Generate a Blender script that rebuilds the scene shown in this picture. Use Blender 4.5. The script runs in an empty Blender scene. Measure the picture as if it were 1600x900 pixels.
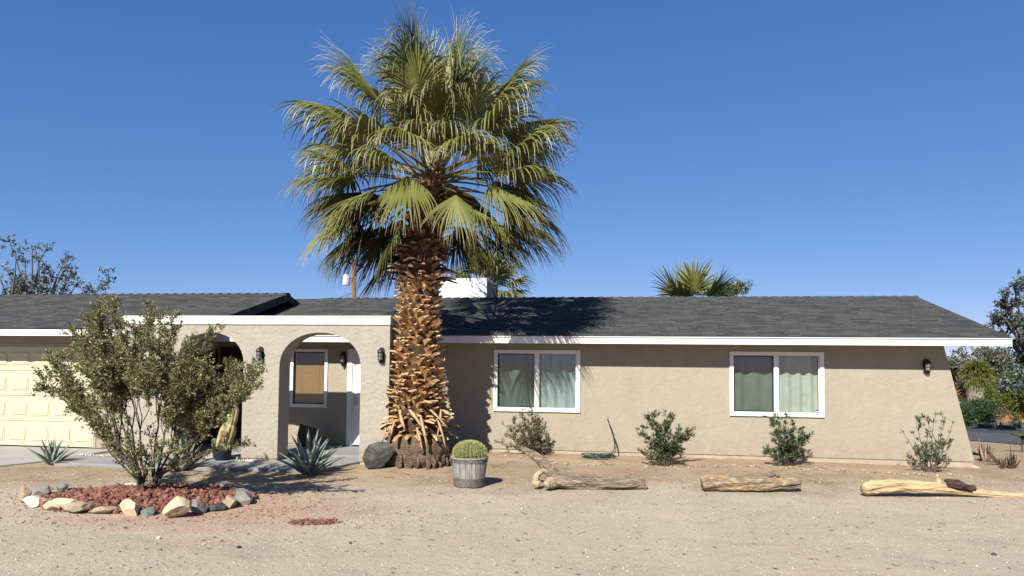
import bpy, math, random
import numpy as np
from mathutils import Vector, Matrix, noise
R_=random.Random(7); NR=np.random.RandomState(11)
D2R=math.radians
sc=bpy.context.scene; COL=sc.collection
# ------------------------------------------------------------------ camera
F_=1155.; H=1.95; P_=.048; RO=.0102; CY=512.5; TH=.1505; DD=15.86
_f=np.array([0,math.cos(P_),math.sin(P_)]); _u0=np.array([0,-math.sin(P_),math.cos(P_)]); _r0=np.array([1.,0,0])
_r=_r0*math.cos(RO)+_u0*math.sin(RO); _u=-_r0*math.sin(RO)+_u0*math.cos(RO); CAM=np.array([0,0,H])
cd=bpy.data.cameras.new('camera'); cam=bpy.data.objects.new('camera',cd); COL.objects.link(cam); sc.camera=cam
cd.sensor_width=36; cd.lens=36*F_/1600; cd.shift_y=(CY-450)/1600; cd.clip_end=3000; cd.clip_start=.1
m=Matrix.Identity(4)
for i in range(3): m[i][0]=_r[i]; m[i][1]=_u[i]; m[i][2]=-_f[i]; m[i][3]=CAM[i]
cam.matrix_world=m
# ------------------------------------------------------------------ light
E_=np.array([math.cos(TH),-math.sin(TH),0]); B_=np.array([math.sin(TH),math.cos(TH),0]); P0=np.array([0,DD,0])
sd=.25*E_+B_+np.array([0,0,-.85]); sd/=np.linalg.norm(sd)
EL=math.asin(-sd[2]); AZ=math.atan2(-sd[0],-sd[1])
w=bpy.data.worlds.new('World'); sc.world=w; w.use_nodes=True
nt=w.node_tree; bg=nt.nodes['Background']; sky=nt.nodes.new('ShaderNodeTexSky'); sky.sky_type='NISHITA'; sky.sun_disc=False
sky.sun_elevation=EL; sky.sun_rotation=AZ; sky.air_density=1.0; sky.dust_density=0; sky.ozone_density=6; sky.altitude=3000
sp_=nt.nodes.new('ShaderNodeSeparateColor'); cb_=nt.nodes.new('ShaderNodeCombineColor'); nt.links.new(sky.outputs[0],sp_.inputs[0])
for ch,(ga,ex) in enumerate(((.97,1.),(1.47,.70),(2.75,.52))):
    pw_=nt.nodes.new('ShaderNodeMath'); pw_.operation='POWER'; pw_.inputs[1].default_value=ex; nt.links.new(sp_.outputs[ch],pw_.inputs[0])
    ml_=nt.nodes.new('ShaderNodeMath'); ml_.operation='MULTIPLY'; ml_.inputs[1].default_value=ga; nt.links.new(pw_.outputs[0],ml_.inputs[0]); nt.links.new(ml_.outputs[0],cb_.inputs[ch])
nt.links.new(cb_.outputs[0],bg.inputs[0]); bg.inputs[1].default_value=.052
sl=bpy.data.lights.new('sun','SUN'); sl.energy=5.0; sl.angle=D2R(.53); sl.color=(1,.955,.87)
so=bpy.data.objects.new('sun',sl); COL.objects.link(so); so.rotation_euler=Vector(sd).to_track_quat('-Z','Y').to_euler(); so.location=(-8,-10,14)
sc.view_settings.view_transform='Standard'; sc.view_settings.look='None'; sc.view_settings.exposure=.98; sc.view_settings.gamma=1
# ------------------------------------------------------------------ geometry helpers
def loc(p):
    q=np.asarray(p,float)-P0; return np.array([q@E_,q@B_,p[2]])
def W(x,y,z=0): return P0+x*E_+y*B_+np.array([0,0,z])
def sm(a,b,x):
    t=min(1,max(0,(x-a)/(b-a))); return t*t*(3-2*t)
def gh(x,y):
    l=loc((x,y,0)); h=0
    if -12<l[0]<13 and l[1]<6:
        h+=.055*sm(-1.5,-.6,l[1])*sm(-3.5,-1.5,l[0])*(1-.7*sm(4,9,l[0]))
        d=math.hypot(l[0]+1.5,l[1]+2.15); h+=.05*(1-sm(.5,1.4,d))
        d=math.hypot((l[0]+4.15)/1.55,(l[1]+6.2)/1.15); h+=.10*(1-sm(0,1.05,d))
    h-=.06*(min(max(y-17.2,0),130))
    if 2<y<17 and abs(x)<15:
        h+=.012*noise.noise((x*1.3,y*1.3,0))+.006*noise.noise((x*5,y*5,3))
        h-=.016*max(0,noise.noise((x*3.6,y*3.2,21))-.25)*2
        if -3.2<l[0]<10: h+=.012*abs(noise.noise((x*3.1,y*3.1,8)))*sm(-4.5,-2.5,l[1])
    return h
def ray(u,v): return _f+(u-800)/F_*_r-(v-CY)/F_*_u
def gp(u,v,dz=0):
    d=ray(u,v); z=0
    for _ in range(60):
        t=(z-H)/d[2]; p=CAM+d*t; z=gh(p[0],p[1])
    return Vector((p[0],p[1],z+dz))
def dep(u,v,Y):
    d=ray(u,v); return Vector(CAM+d*(Y/d[1]))
def place(px,Y): p=dep(px,600,Y); return (p.x,p.y,gh(p.x,p.y))
def tag(o,label=None,cat=None,group=None,kind=None):
    if label:o['label']=label
    if cat:o['category']=cat
    if group:o['group']=group
    if kind:o['kind']=kind
    return o
def empty(name,l=(0,0,0),rz=0):
    o=bpy.data.objects.new(name,None); COL.objects.link(o); o.location=l; o.rotation_euler=(0,0,rz); o.empty_display_size=.2; return o
def finish(me,name,mat,parent=None,smooth=False):
    o=bpy.data.objects.new(name,me); COL.objects.link(o)
    if mat is not None:
        for m_ in (mat if isinstance(mat,(list,tuple)) else [mat]): me.materials.append(m_)
    if smooth: me.polygons.foreach_set('use_smooth',[True]*len(me.polygons))
    if parent: o.parent=parent
    return o
class MB:
    def __init__(s): s.v=[]; s.f=[]; s.a=[]; s.m=[]; s.mi=0
    def add(s,vs,fs,a=0.):
        b=len(s.v); s.v+= [tuple(q) for q in vs]; s.f+=[tuple(i+b for i in f) for f in fs]; s.m+=[s.mi]*len(fs)
        s.a+= ([a]*len(vs) if not isinstance(a,(list,tuple)) else list(a))
    def box(s,x0,x1,y0,y1,z0,z1,M=None,bev=0):
        if bev:
            b=bev; vs=[];
            for z,i in ((z0,b),(z0+b,0),(z1-b,0),(z1,b)):
                c=b if i==0 else b
                vs+=[(x0+i,y0+i,z),(x1-i,y0+i,z),(x1-i,y1-i,z),(x0+i,y1-i,z)]
            fs=[(3,2,1,0),(12,13,14,15)]
            for k in range(3):
                for j in range(4):
                    a=k*4+j; c=k*4+(j+1)%4; fs.append((a,c,c+4,a+4))
        else:
            vs=[(x,y,z) for z in(z0,z1) for x,y in((x0,y0),(x1,y0),(x1,y1),(x0,y1))]
            fs=[(3,2,1,0),(4,5,6,7),(0,1,5,4),(1,2,6,5),(2,3,7,6),(3,0,4,7)]
        if M is not None: vs=[M@Vector(q) for q in vs]
        s.add(vs,fs)
    def tube(s,pts,rad,n=8,cap=True,a=0.,wob=0,seed=0):
        pts=[Vector(p) for p in pts]; N=len(pts); t0=(pts[1]-pts[0]).normalized()
        up=Vector((0,0,1)) if abs(t0.z)<.9 else Vector((1,0,0)); x=t0.cross(up).normalized(); vs=[]
        for i,p in enumerate(pts):
            t=(pts[min(i+1,N-1)]-pts[max(i-1,0)]).normalized(); x=(x-t*x.dot(t)).normalized(); y=t.cross(x)
            for k in range(n):
                an=2*math.pi*k/n; r=rad[i]
                if wob: r*=1+wob*noise.noise((math.cos(an)*1.5+seed,math.sin(an)*1.5,i*.45+seed))
                vs.append(p+(x*math.cos(an)+y*math.sin(an))*r)
        fs=[(i*n+k,i*n+(k+1)%n,(i+1)*n+(k+1)%n,(i+1)*n+k) for i in range(N-1) for k in range(n)]
        if cap: fs+=[tuple(reversed(range(n))),tuple((N-1)*n+k for k in range(n))]
        s.add(vs,fs,a)
    def lathe(s,prof,n=24,c=(0,0,0),sx=1,sy=1,cap=True):
        vs=[(c[0]+r*math.cos(2*math.pi*k/n)*sx,c[1]+r*math.sin(2*math.pi*k/n)*sy,c[2]+z) for r,z in prof for k in range(n)]
        fs=[(i*n+k,i*n+(k+1)%n,(i+1)*n+(k+1)%n,(i+1)*n+k) for i in range(len(prof)-1) for k in range(n)]
        if cap: fs+=[tuple(reversed(range(n))),tuple((len(prof)-1)*n+k for k in range(n))]
        s.add(vs,fs)
    def build(s,name,mat,parent=None,smooth=False):
        me=bpy.data.meshes.new(name); me.from_pydata(s.v,[],s.f); me.update()
        if any(s.a):
            at=me.attributes.new('t','FLOAT','POINT'); at.data.foreach_set('value',s.a)
        o=finish(me,name,mat,parent,smooth)
        if any(s.m): me.polygons.foreach_set('material_index',s.m)
        return o
def quads_mesh(name,V,mat,parent=None,attr=None):      # V: (N,4,3) numpy
    N=len(V); me=bpy.data.meshes.new(name); me.vertices.add(N*4); me.vertices.foreach_set('co',V.reshape(-1).astype(np.float32))
    me.loops.add(N*4); me.loops.foreach_set('vertex_index',np.arange(N*4,dtype=np.int32))
    me.polygons.add(N); me.polygons.foreach_set('loop_start',np.arange(0,N*4,4,dtype=np.int32))
    if attr is not None:
        at=me.attributes.new('t','FLOAT','POINT'); at.data.foreach_set('value',np.repeat(attr,4).astype(np.float32))
    me.update(); me.validate(); return finish(me,name,mat,parent)
def leaves(C,Dr,L,Wd,fold=.0):                           # diamond leaves
    N=len(C); Dr=Dr/np.linalg.norm(Dr,axis=1)[:,None]
    rn=NR.normal(size=(N,3)); S=np.cross(Dr,rn); S/=np.linalg.norm(S,axis=1)[:,None]; Nn=np.cross(S,Dr)
    L=np.asarray(L).reshape(-1,1)*np.ones((N,1)); Wd=np.asarray(Wd).reshape(-1,1)*np.ones((N,1))
    a=C; b=C+Dr*L*.45+S*Wd*.5+Nn*Wd*fold; c=C+Dr*L; d=C+Dr*L*.45-S*Wd*.5+Nn*Wd*fold
    return np.stack([a,b,c,d],1)
def rocklets(name,C,S,mat,parent=None,flat=.6):          # many tiny 6-corner stones in one mesh
    N=len(C); S=np.asarray(S).reshape(-1,1)
    base=np.array([[1,0,0],[0,1,0],[-1,0,0],[0,-1,0],[0,0,1],[0,0,-1]],float)
    V=base[None]*(.65+.7*NR.rand(N,6,1)); V+=NR.normal(0,.18,(N,6,3)); an=NR.rand(N)*6.28; c,s=np.cos(an),np.sin(an)
    x=V[:,:,0]*c[:,None]-V[:,:,1]*s[:,None]; y=V[:,:,0]*s[:,None]+V[:,:,1]*c[:,None]
    V=np.stack([x*1.15,y,V[:,:,2]*flat],2)*S[:,:,None]+C[:,None,:]
    tr=np.array([[0,1,4],[1,2,4],[2,3,4],[3,0,4],[1,0,5],[2,1,5],[3,2,5],[0,3,5]])
    Fc=(tr[None]+6*np.arange(N)[:,None,None]).reshape(-1); nf=N*8
    me=bpy.data.meshes.new(name); me.vertices.add(N*6); me.vertices.foreach_set('co',V.reshape(-1).astype(np.float32))
    me.loops.add(nf*3); me.loops.foreach_set('vertex_index',Fc.astype(np.int32)); me.polygons.add(nf); me.polygons.foreach_set('loop_start',np.arange(0,nf*3,3,dtype=np.int32))
    at=me.attributes.new('t','FLOAT','POINT'); at.data.foreach_set('value',np.repeat(NR.rand(N),6).astype(np.float32)); me.update(); me.validate()
    return finish(me,name,mat,parent)
# ------------------------------------------------------------------ materials
def mat(name,c1,c2=None,scale=8,rough=.85,bump=0,bscale=None,stretch=(1,1,1),detail=6,spec=.3,contrast=(.35,.65),attr=None,transl=0,rot=None,bdist=.02,c3=None,s3=40,f3=.35,metal=0):
    def K(c): return tuple(q*(.66 if min(c)<.6 else .8) for q in c) if c else None
    c1,c2,c3=K(c1),K(c2),K(c3); attr=(K(attr[0]),attr[1],attr[2]) if attr else None
    M=bpy.data.materials.new(name); M.use_nodes=True; n=M.node_tree.nodes; l=M.node_tree.links; b=n['Principled BSDF']
    b.inputs['Roughness'].default_value=rough; b.inputs['Specular IOR Level'].default_value=spec; b.inputs['Metallic'].default_value=metal
    b.inputs['Base Color'].default_value=(*c1,1)
    tc=n.new('ShaderNodeTexCoord'); mp=n.new('ShaderNodeMapping'); mp.inputs['Scale'].default_value=stretch; l.new(tc.outputs['Object'],mp.inputs[0])
    if rot: mp.inputs['Rotation'].default_value=rot
    out=None
    if c2:
        t=n.new('ShaderNodeTexNoise'); t.inputs['Scale'].default_value=scale; t.inputs['Detail'].default_value=detail; t.inputs['Roughness'].default_value=.62; l.new(mp.outputs[0],t.inputs[0])
        mr=n.new('ShaderNodeMapRange'); mr.inputs[1].default_value=contrast[0]; mr.inputs[2].default_value=contrast[1]; l.new(t.outputs[0],mr.inputs[0])
        mx=n.new('ShaderNodeMix'); mx.data_type='RGBA'; mx.inputs[6].default_value=(*c1,1); mx.inputs[7].default_value=(*c2,1); l.new(mr.outputs[0],mx.inputs[0]); out=mx.outputs[2]
    if c3:
        t=n.new('ShaderNodeTexNoise'); t.inputs['Scale'].default_value=s3; t.inputs['Detail'].default_value=4; l.new(mp.outputs[0],t.inputs[0])
        mr=n.new('ShaderNodeMapRange'); mr.inputs[1].default_value=.5; mr.inputs[2].default_value=.68; mr.inputs[4].default_value=f3; l.new(t.outputs[0],mr.inputs[0])
        mx=n.new('ShaderNodeMix'); mx.data_type='RGBA'; l.new(out,mx.inputs[6]); mx.inputs[7].default_value=(*c3,1); l.new(mr.outputs[0],mx.inputs[0]); out=mx.outputs[2]
    if attr:      # (attribute ramp colour, from, to)
        a=n.new('ShaderNodeAttribute'); a.attribute_name='t'; mr=n.new('ShaderNodeMapRange'); mr.inputs[1].default_value=attr[1]; mr.inputs[2].default_value=attr[2]; l.new(a.outputs['Fac'],mr.inputs[0])
        mx=n.new('ShaderNodeMix'); mx.data_type='RGBA'; mx.inputs[6].default_value=(*c1,1); mx.inputs[7].default_value=(*attr[0],1)
        if out: l.new(out,mx.inputs[6])
        l.new(mr.outputs[0],mx.inputs[0]); out=mx.outputs[2]
    if out: l.new(out,b.inputs['Base Color'])
    if bump:
        t=n.new('ShaderNodeTexNoise'); t.inputs['Scale'].default_value=bscale or scale; t.inputs['Detail'].default_value=6; l.new(mp.outputs[0],t.inputs[0])
        bp=n.new('ShaderNodeBump'); bp.inputs['Strength'].default_value=bump; bp.inputs['Distance'].default_value=bdist; l.new(t.outputs[0],bp.inputs['Height']); l.new(bp.outputs[0],b.inputs['Normal'])
    if transl:
        tr=n.new('ShaderNodeBsdfTranslucent'); ms=n.new('ShaderNodeMixShader'); ms.inputs[0].default_value=transl
        if out: l.new(out,tr.inputs[0])
        else: tr.inputs[0].default_value=(*c1,1)
        l.new(b.outputs[0],ms.inputs[1]); l.new(tr.outputs[0],ms.inputs[2]); l.new(ms.outputs[0],n['Material Output'].inputs[0])
    return M
M={}
M['white']=mat('white paint',(.82,.81,.78),(.66,.64,.60),2.2,.55,.15,30,contrast=(.45,.8),stretch=(1,1,2.5))
M['trimwhite']=mat('white vinyl',(.80,.79,.75),rough=.4)
M['cream']=mat('cream door paint',(.70,.64,.45),(.68,.62,.43),2,.5)
M['dark_trim']=mat('dark trim paint and soffit shade',(.035,.04,.05),rough=.6)
M['black']=mat('black metal',(.012,.014,.014),rough=.45,spec=.5)
M['brownwood']=mat('dark brown door paint',(.06,.025,.016),(.04,.018,.012),6,.6)
M['concrete']=mat('light concrete',(.46,.43,.39),(.37,.35,.32),1.6,.9,.25,60,c3=(.52,.5,.46),s3=25)
M['walk']=mat('gray painted concrete',(.33,.325,.33),(.27,.265,.27),1.3,.8,.2,70,c3=(.4,.39,.38),s3=12,f3=.4)
M['dark_rock']=mat('dark slate rock',(.035,.037,.036),(.075,.075,.07),5,.6,.6,18,c3=(.15,.145,.13),s3=14,f3=.5,bdist=.04)
M['green_rock']=mat('dark green rock',(.012,.022,.019),(.05,.07,.06),9,.35,.8,20,c3=(.25,.26,.23),s3=22,f3=.5,bdist=.03)
M['brown_rock']=mat('brown rock',(.13,.085,.065),(.08,.055,.045),5,.8,.6,20)
M['cream_rock']=mat('cream quartz rock',(.66,.56,.38),(.56,.42,.24),4,.8,.5,22,c3=(.72,.68,.55),s3=9,f3=.8)
M['white_rock']=mat('white rock',(.72,.68,.6),(.6,.54,.45),4,.8,.4,25)
M['tan_rock']=mat('tan rock',(.42,.33,.23),(.30,.25,.20),5,.85,.6,22,c3=(.55,.4,.22),s3=8,f3=.6)
M['gray_rock']=mat('gray rock',(.2,.18,.165),(.31,.28,.25),5,.85,.7,22,c3=(.12,.11,.11),s3=16,f3=.5)
M['slate_rock']=mat('slate blue rock',(.15,.175,.17),(.21,.235,.22),5,.8,.5,22)
M['lava']=mat('red lava rock',(.26,.10,.068),(.12,.05,.035),9,.95,.6,60,attr=((.40,.19,.14),.45,1.0))
M['gravel']=mat('gravel stones',(.32,.26,.20),attr=((.68,.61,.51),.1,1.0),rough=.9)
M['whitegravel']=mat('white gravel stones',(.68,.66,.62),(.5,.48,.45),9,.9)
M['pebble']=mat('pale cobble',(.50,.40,.29),(.30,.22,.15),9,.85,.4,40)
M['hose']=mat('green rubber hose',(.012,.06,.04),rough=.4,spec=.5)
M['brass']=mat('brass fitting',(.35,.2,.1),rough=.4,metal=.6)
M['asphalt']=mat('asphalt',(.075,.077,.08),(.10,.10,.10),1.2,.9,.2,90)
M['bark_gray']=mat('gray bark',(.16,.12,.09),(.09,.065,.05),14,.9,.6,30,stretch=(1,1,.4))
M['creostem']=mat('dark shrub stem',(.07,.05,.038),(.13,.10,.075),20,.9,.5,40)
M['creosote']=mat('creosote leaves',(.185,.195,.065),attr=((.50,.48,.25),.3,1.),rough=.5,spec=.35,transl=.35)
M['oleander']=mat('oleander leaves',(.055,.085,.03),attr=((.20,.22,.11),.4,1.),rough=.4,spec=.5,transl=.2)
M['oleander_pale']=mat('dry oleander leaves',(.10,.10,.05),attr=((.33,.29,.18),.35,1.),rough=.45,spec=.5,transl=.2)
M['flower']=mat('dry flowers',(.6,.5,.42),rough=.8)
M['palm_leaf']=mat('palm frond green',(.14,.16,.04),(.27,.27,.07),1.6,.42,attr=((.52,.46,.26),.78,1.0),spec=.45,transl=.10)
M['palm_young']=mat('palm frond bluish green',(.10,.135,.05),(.17,.19,.07),1.6,.42,attr=((.62,.60,.46),.66,.95),spec=.45,transl=.10)
M['palm_yellow']=mat('palm frond yellow green',(.25,.25,.055),(.15,.17,.04),1.6,.58,attr=((.50,.38,.18),.72,1.0),spec=.35,transl=.14)
M['palm_dark']=mat('palm frond old green',(.06,.072,.02),(.10,.10,.03),2,.5,attr=((.22,.16,.08),.7,1.0),spec=.4,transl=.12)
M['petiole']=mat('palm petiole',(.15,.16,.04),(.20,.11,.04),2.5,.4,spec=.5)
M['boot']=mat('tan palm boot',(.64,.35,.135),(.40,.19,.07),4,.75,.7,30,attr=((.66,.50,.31),.5,1.),c3=(.30,.16,.08),s3=17,f3=.35,bdist=.01,stretch=(1,1,1))
M['boot_top']=mat('pinkish brown palm boot',(.26,.13,.075),(.17,.08,.045),5,.7,.5,30,attr=((.50,.37,.27),.6,1.),bdist=.01)
M['boot_core']=mat('dark palm fibre',(.10,.05,.025),(.05,.025,.013),9,.9,.9,25)
M['root']=mat('palm root fibre',(.22,.15,.095),(.12,.075,.045),5,.95,1,22,stretch=(1,1,2.2),c3=(.33,.25,.17),s3=18,f3=.6,bdist=.05)
M['agave']=mat('blue green agave',(.29,.35,.29),(.19,.24,.20),3,.5,.1,20,spec=.4)
M['agave_in']=mat('agave spines',(.1,.05,.03),rough=.6)
M['barrel']=mat('weathered gray staves',(.38,.355,.33),(.22,.20,.185),5,.75,.5,22,stretch=(3,3,.5),c3=(.55,.53,.5),s3=7,f3=.6)
M['hoop']=mat('dull gray band',(.17,.155,.14),(.11,.10,.09),8,.65,.4,40,c3=(.3,.28,.26),s3=25,f3=.5)
M['soil']=mat('potting soil',(.08,.05,.035),rough=.95)
M['cactus']=mat('cactus green skin',(.07,.10,.025),(.12,.14,.04),6,.6)
M['spine']=mat('golden cactus spines',(.52,.47,.14),rough=.5,attr=((.66,.6,.34),.3,1.))
M['bone']=mat('bleached wood',(.56,.44,.28),(.40,.30,.19),3,.75,.6,8,stretch=(.5,5,5),c3=(.2,.14,.09),s3=9,f3=.75)
M['graywood']=mat('weathered gray wood',(.36,.28,.20),(.17,.125,.09),4,.85,1,12,stretch=(.5,6,6),c3=(.60,.48,.33),s3=7,f3=.9,bdist=.05)
M['patchwood']=mat('peeling orange gray wood',(.40,.26,.13),(.19,.155,.125),5,.85,1,16,stretch=(.7,2,2),c3=(.62,.50,.33),s3=11,f3=.8,bdist=.04)
M['palewood']=mat('pale peeled wood',(.68,.53,.31),(.52,.37,.20),3,.8,.9,12,stretch=(.5,4,4),c3=(.30,.19,.10),s3=9,f3=.75,bdist=.03)
M['barkdark']=mat('dark bark strip',(.10,.06,.045),(.05,.03,.022),10,.95,.9,25,bdist=.04)
M['deadleaf']=mat('dead striped leaves',(.52,.38,.27),(.12,.07,.05),6,.85,.4,20,stretch=(4,4,.5))
M['deaddark']=mat('dead dark leaves',(.13,.085,.06),(.06,.04,.03),8,.85,.4,20,stretch=(4,4,.5))
M['yellowcactus']=mat('yellowed cactus skin',(.52,.45,.22),(.30,.31,.13),6,.7,.4,25,c3=(.40,.30,.15),s3=12,f3=.5)
M['scar']=mat('brown cactus scar',(.22,.10,.06),(.32,.2,.12),9,.9)
M['cactusgreen']=mat('dusty green cactus',(.09,.13,.075),(.16,.19,.11),8,.7)
M['potdark']=mat('dark blue pot',(.022,.03,.038),rough=.5)
M['pole']=mat('utility pole wood',(.22,.13,.07),(.14,.08,.045),6,.9,stretch=(1,1,.2))
M['galv']=mat('light gray metal',(.62,.63,.63),rough=.45)
M['cooler']=mat('white cooler panel',(.80,.80,.80),rough=.5)
M['coolerdark']=mat('gray cooler side',(.25,.26,.28),rough=.6)
M['pipe']=mat('dark gray vent pipe',(.05,.055,.06),rough=.6)
M['terracotta']=mat('terracotta roof edge',(.38,.13,.06),rough=.8)
M['fencewood']=mat('orange cedar fence',(.50,.22,.07),(.40,.16,.05),3,.8,stretch=(4,4,.3))
M['hazegreen']=mat('olive tree leaves',(.10,.105,.07),attr=((.24,.23,.17),.4,1.),rough=.6,transl=.15)
M['brightgreen']=mat('yellow green leaves',(.10,.13,.02),attr=((.24,.26,.06),.4,1.),rough=.5,transl=.25)
M['darkgreen']=mat('dark green leaves',(.03,.06,.02),attr=((.09,.14,.05),.4,1.),rough=.5,transl=.15)
M['bluegreen']=mat('gray green leaves',(.09,.12,.095),attr=((.27,.31,.27),.4,1.),rough=.5,transl=.15)
M['graybush']=mat('gray shrub leaves',(.13,.14,.12),attr=((.28,.28,.25),.4,1.),rough=.6,transl=.1)
M['straw']=mat('straw bush twigs',(.33,.24,.15),attr=((.5,.4,.27),.4,1.),rough=.8)
M['palmtrunkwhite']=mat('pale palm skirt',(.48,.42,.35),(.28,.23,.18),5,.9,.8,9,bdist=.1)
M['curtain']=mat('pale green curtain',(.68,.71,.62),(.62,.66,.58),3,.9,transl=.35)
M['curtainb']=mat('pale blue curtain',(.58,.70,.70),(.50,.62,.64),3,.9,transl=.35)
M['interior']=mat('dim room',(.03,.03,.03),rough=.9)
M['bamboo']=mat('bamboo blind',(.46,.28,.12),(.33,.19,.08),3,.7,.5,60,stretch=(.6,1,30))
M['sticker']=mat('blue sticker',(.02,.05,.3),rough=.5)
M['blackframe']=mat('dark window frame',(.012,.012,.012),rough=.4)
# glass and screen
def glassmat(name,tint,gl=.10):
    G=bpy.data.materials.new(name); G.use_nodes=True; n=G.node_tree.nodes; l=G.node_tree.links; n.remove(n['Principled BSDF'])
    t=n.new('ShaderNodeBsdfTransparent'); t.inputs[0].default_value=(*tint,1); g=n.new('ShaderNodeBsdfGlossy'); g.inputs['Roughness'].default_value=.02
    fr=n.new('ShaderNodeLayerWeight'); fr.inputs[0].default_value=.5; pw=n.new('ShaderNodeMath'); pw.operation='POWER'; pw.inputs[1].default_value=5; l.new(fr.outputs['Facing'],pw.inputs[0]); ad=n.new('ShaderNodeMath'); ad.inputs[1].default_value=.05+gl*.3; l.new(pw.outputs[0],ad.inputs[0])
    ms=n.new('ShaderNodeMixShader'); l.new(ad.outputs[0],ms.inputs[0]); l.new(t.outputs[0],ms.inputs[1]); l.new(g.outputs[0],ms.inputs[2]); l.new(ms.outputs[0],n['Material Output'].inputs[0]); return G
M['glass']=glassmat('window glass',(.86,.90,.88))
M['screen']=glassmat('insect screen over glass',(.58,.61,.60),.02)
M['lampglass']=mat('seeded lamp glass',(.42,.44,.43),rough=.15,spec=.8,transl=.5)
# stucco: trowelled
def stucco(name,c1,c2,b=.6,s=1):
    S=mat(name,c1,c2,2.2,.9,contrast=(.3,.7)); n=S.node_tree.nodes; l=S.node_tree.links; tc=n['Texture Coordinate']
    src_=n['Principled BSDF'].inputs['Base Color'].links[0].from_socket
    def nz_(sc_,st_,a_,b_,hi):
        mp_=n.new('ShaderNodeMapping'); mp_.inputs['Scale'].default_value=st_; l.new(tc.outputs['Object'],mp_.inputs[0]); t_=n.new('ShaderNodeTexNoise'); t_.inputs['Scale'].default_value=sc_; t_.inputs['Detail'].default_value=6; l.new(mp_.outputs[0],t_.inputs[0])
        r_=n.new('ShaderNodeMapRange'); r_.inputs[1].default_value=a_; r_.inputs[2].default_value=b_; r_.inputs[4].default_value=hi; l.new(t_.outputs[0],r_.inputs[0]); return r_.outputs[0]
    def mx_(f,c):
        m_=n.new('ShaderNodeMix'); m_.data_type='RGBA'; l.new(f,m_.inputs[0]); l.new(src_,m_.inputs[6]); m_.inputs[7].default_value=(*c,1); return m_.outputs[2]
    src_=mx_(nz_(9,(1,1,1),.55,.75,.35),(.22,.185,.135)); src_=mx_(nz_(1.3,(1,1,.35),.52,.75,.30),(.23,.19,.14)); src_=mx_(nz_(5,(1,1,.8),.56,.7,.25),(.36,.31,.24))
    # splashed dirt low on the wall
    sx_=n.new('ShaderNodeSeparateXYZ'); l.new(tc.outputs['Object'],sx_.inputs[0]); h_=n.new('ShaderNodeMapRange'); h_.inputs[1].default_value=.12; h_.inputs[2].default_value=.55; h_.inputs[3].default_value=1; h_.inputs[4].default_value=0; l.new(sx_.outputs[2],h_.inputs[0])
    mm_=n.new('ShaderNodeMath'); mm_.operation='MULTIPLY'; l.new(h_.outputs[0],mm_.inputs[0]); l.new(nz_(6,(1,1,1),.35,.7,.75),mm_.inputs[1]); src_=mx_(mm_.outputs[0],(.23,.17,.11)); l.new(src_,n['Principled BSDF'].inputs['Base Color'])
    a=n.new('ShaderNodeTexNoise'); a.inputs['Scale'].default_value=7*s; a.inputs['Detail'].default_value=7; a.inputs['Distortion'].default_value=.7; l.new(tc.outputs['Object'],a.inputs[0])
    r=n.new('ShaderNodeMapRange'); r.inputs[1].default_value=.46; r.inputs[2].default_value=.56; l.new(a.outputs[0],r.inputs[0])
    c=n.new('ShaderNodeTexNoise'); c.inputs['Scale'].default_value=90; c.inputs['Detail'].default_value=3; l.new(tc.outputs['Object'],c.inputs[0])
    ma=n.new('ShaderNodeMath'); ma.operation='MULTIPLY_ADD'; ma.inputs[1].default_value=.35; l.new(c.outputs[0],ma.inputs[0]); l.new(r.outputs[0],ma.inputs[2])
    bp=n.new('ShaderNodeBump'); bp.inputs['Strength'].default_value=b; bp.inputs['Distance'].default_value=.008; l.new(ma.outputs[0],bp.inputs['Height']); l.new(bp.outputs[0],n['Principled BSDF'].inputs['Normal']); return S
M['stucco']=stucco('tan stucco',(.437,.382,.292),(.395,.345,.262),.32,1.3)
M['stucco_arch']=stucco('light tan trowelled stucco',(.46,.412,.338),(.42,.375,.305),.5,1.25)
M['foundation']=mat('foundation stucco',(.52,.42,.31),(.42,.34,.25),5,.9,.5,30)
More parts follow.
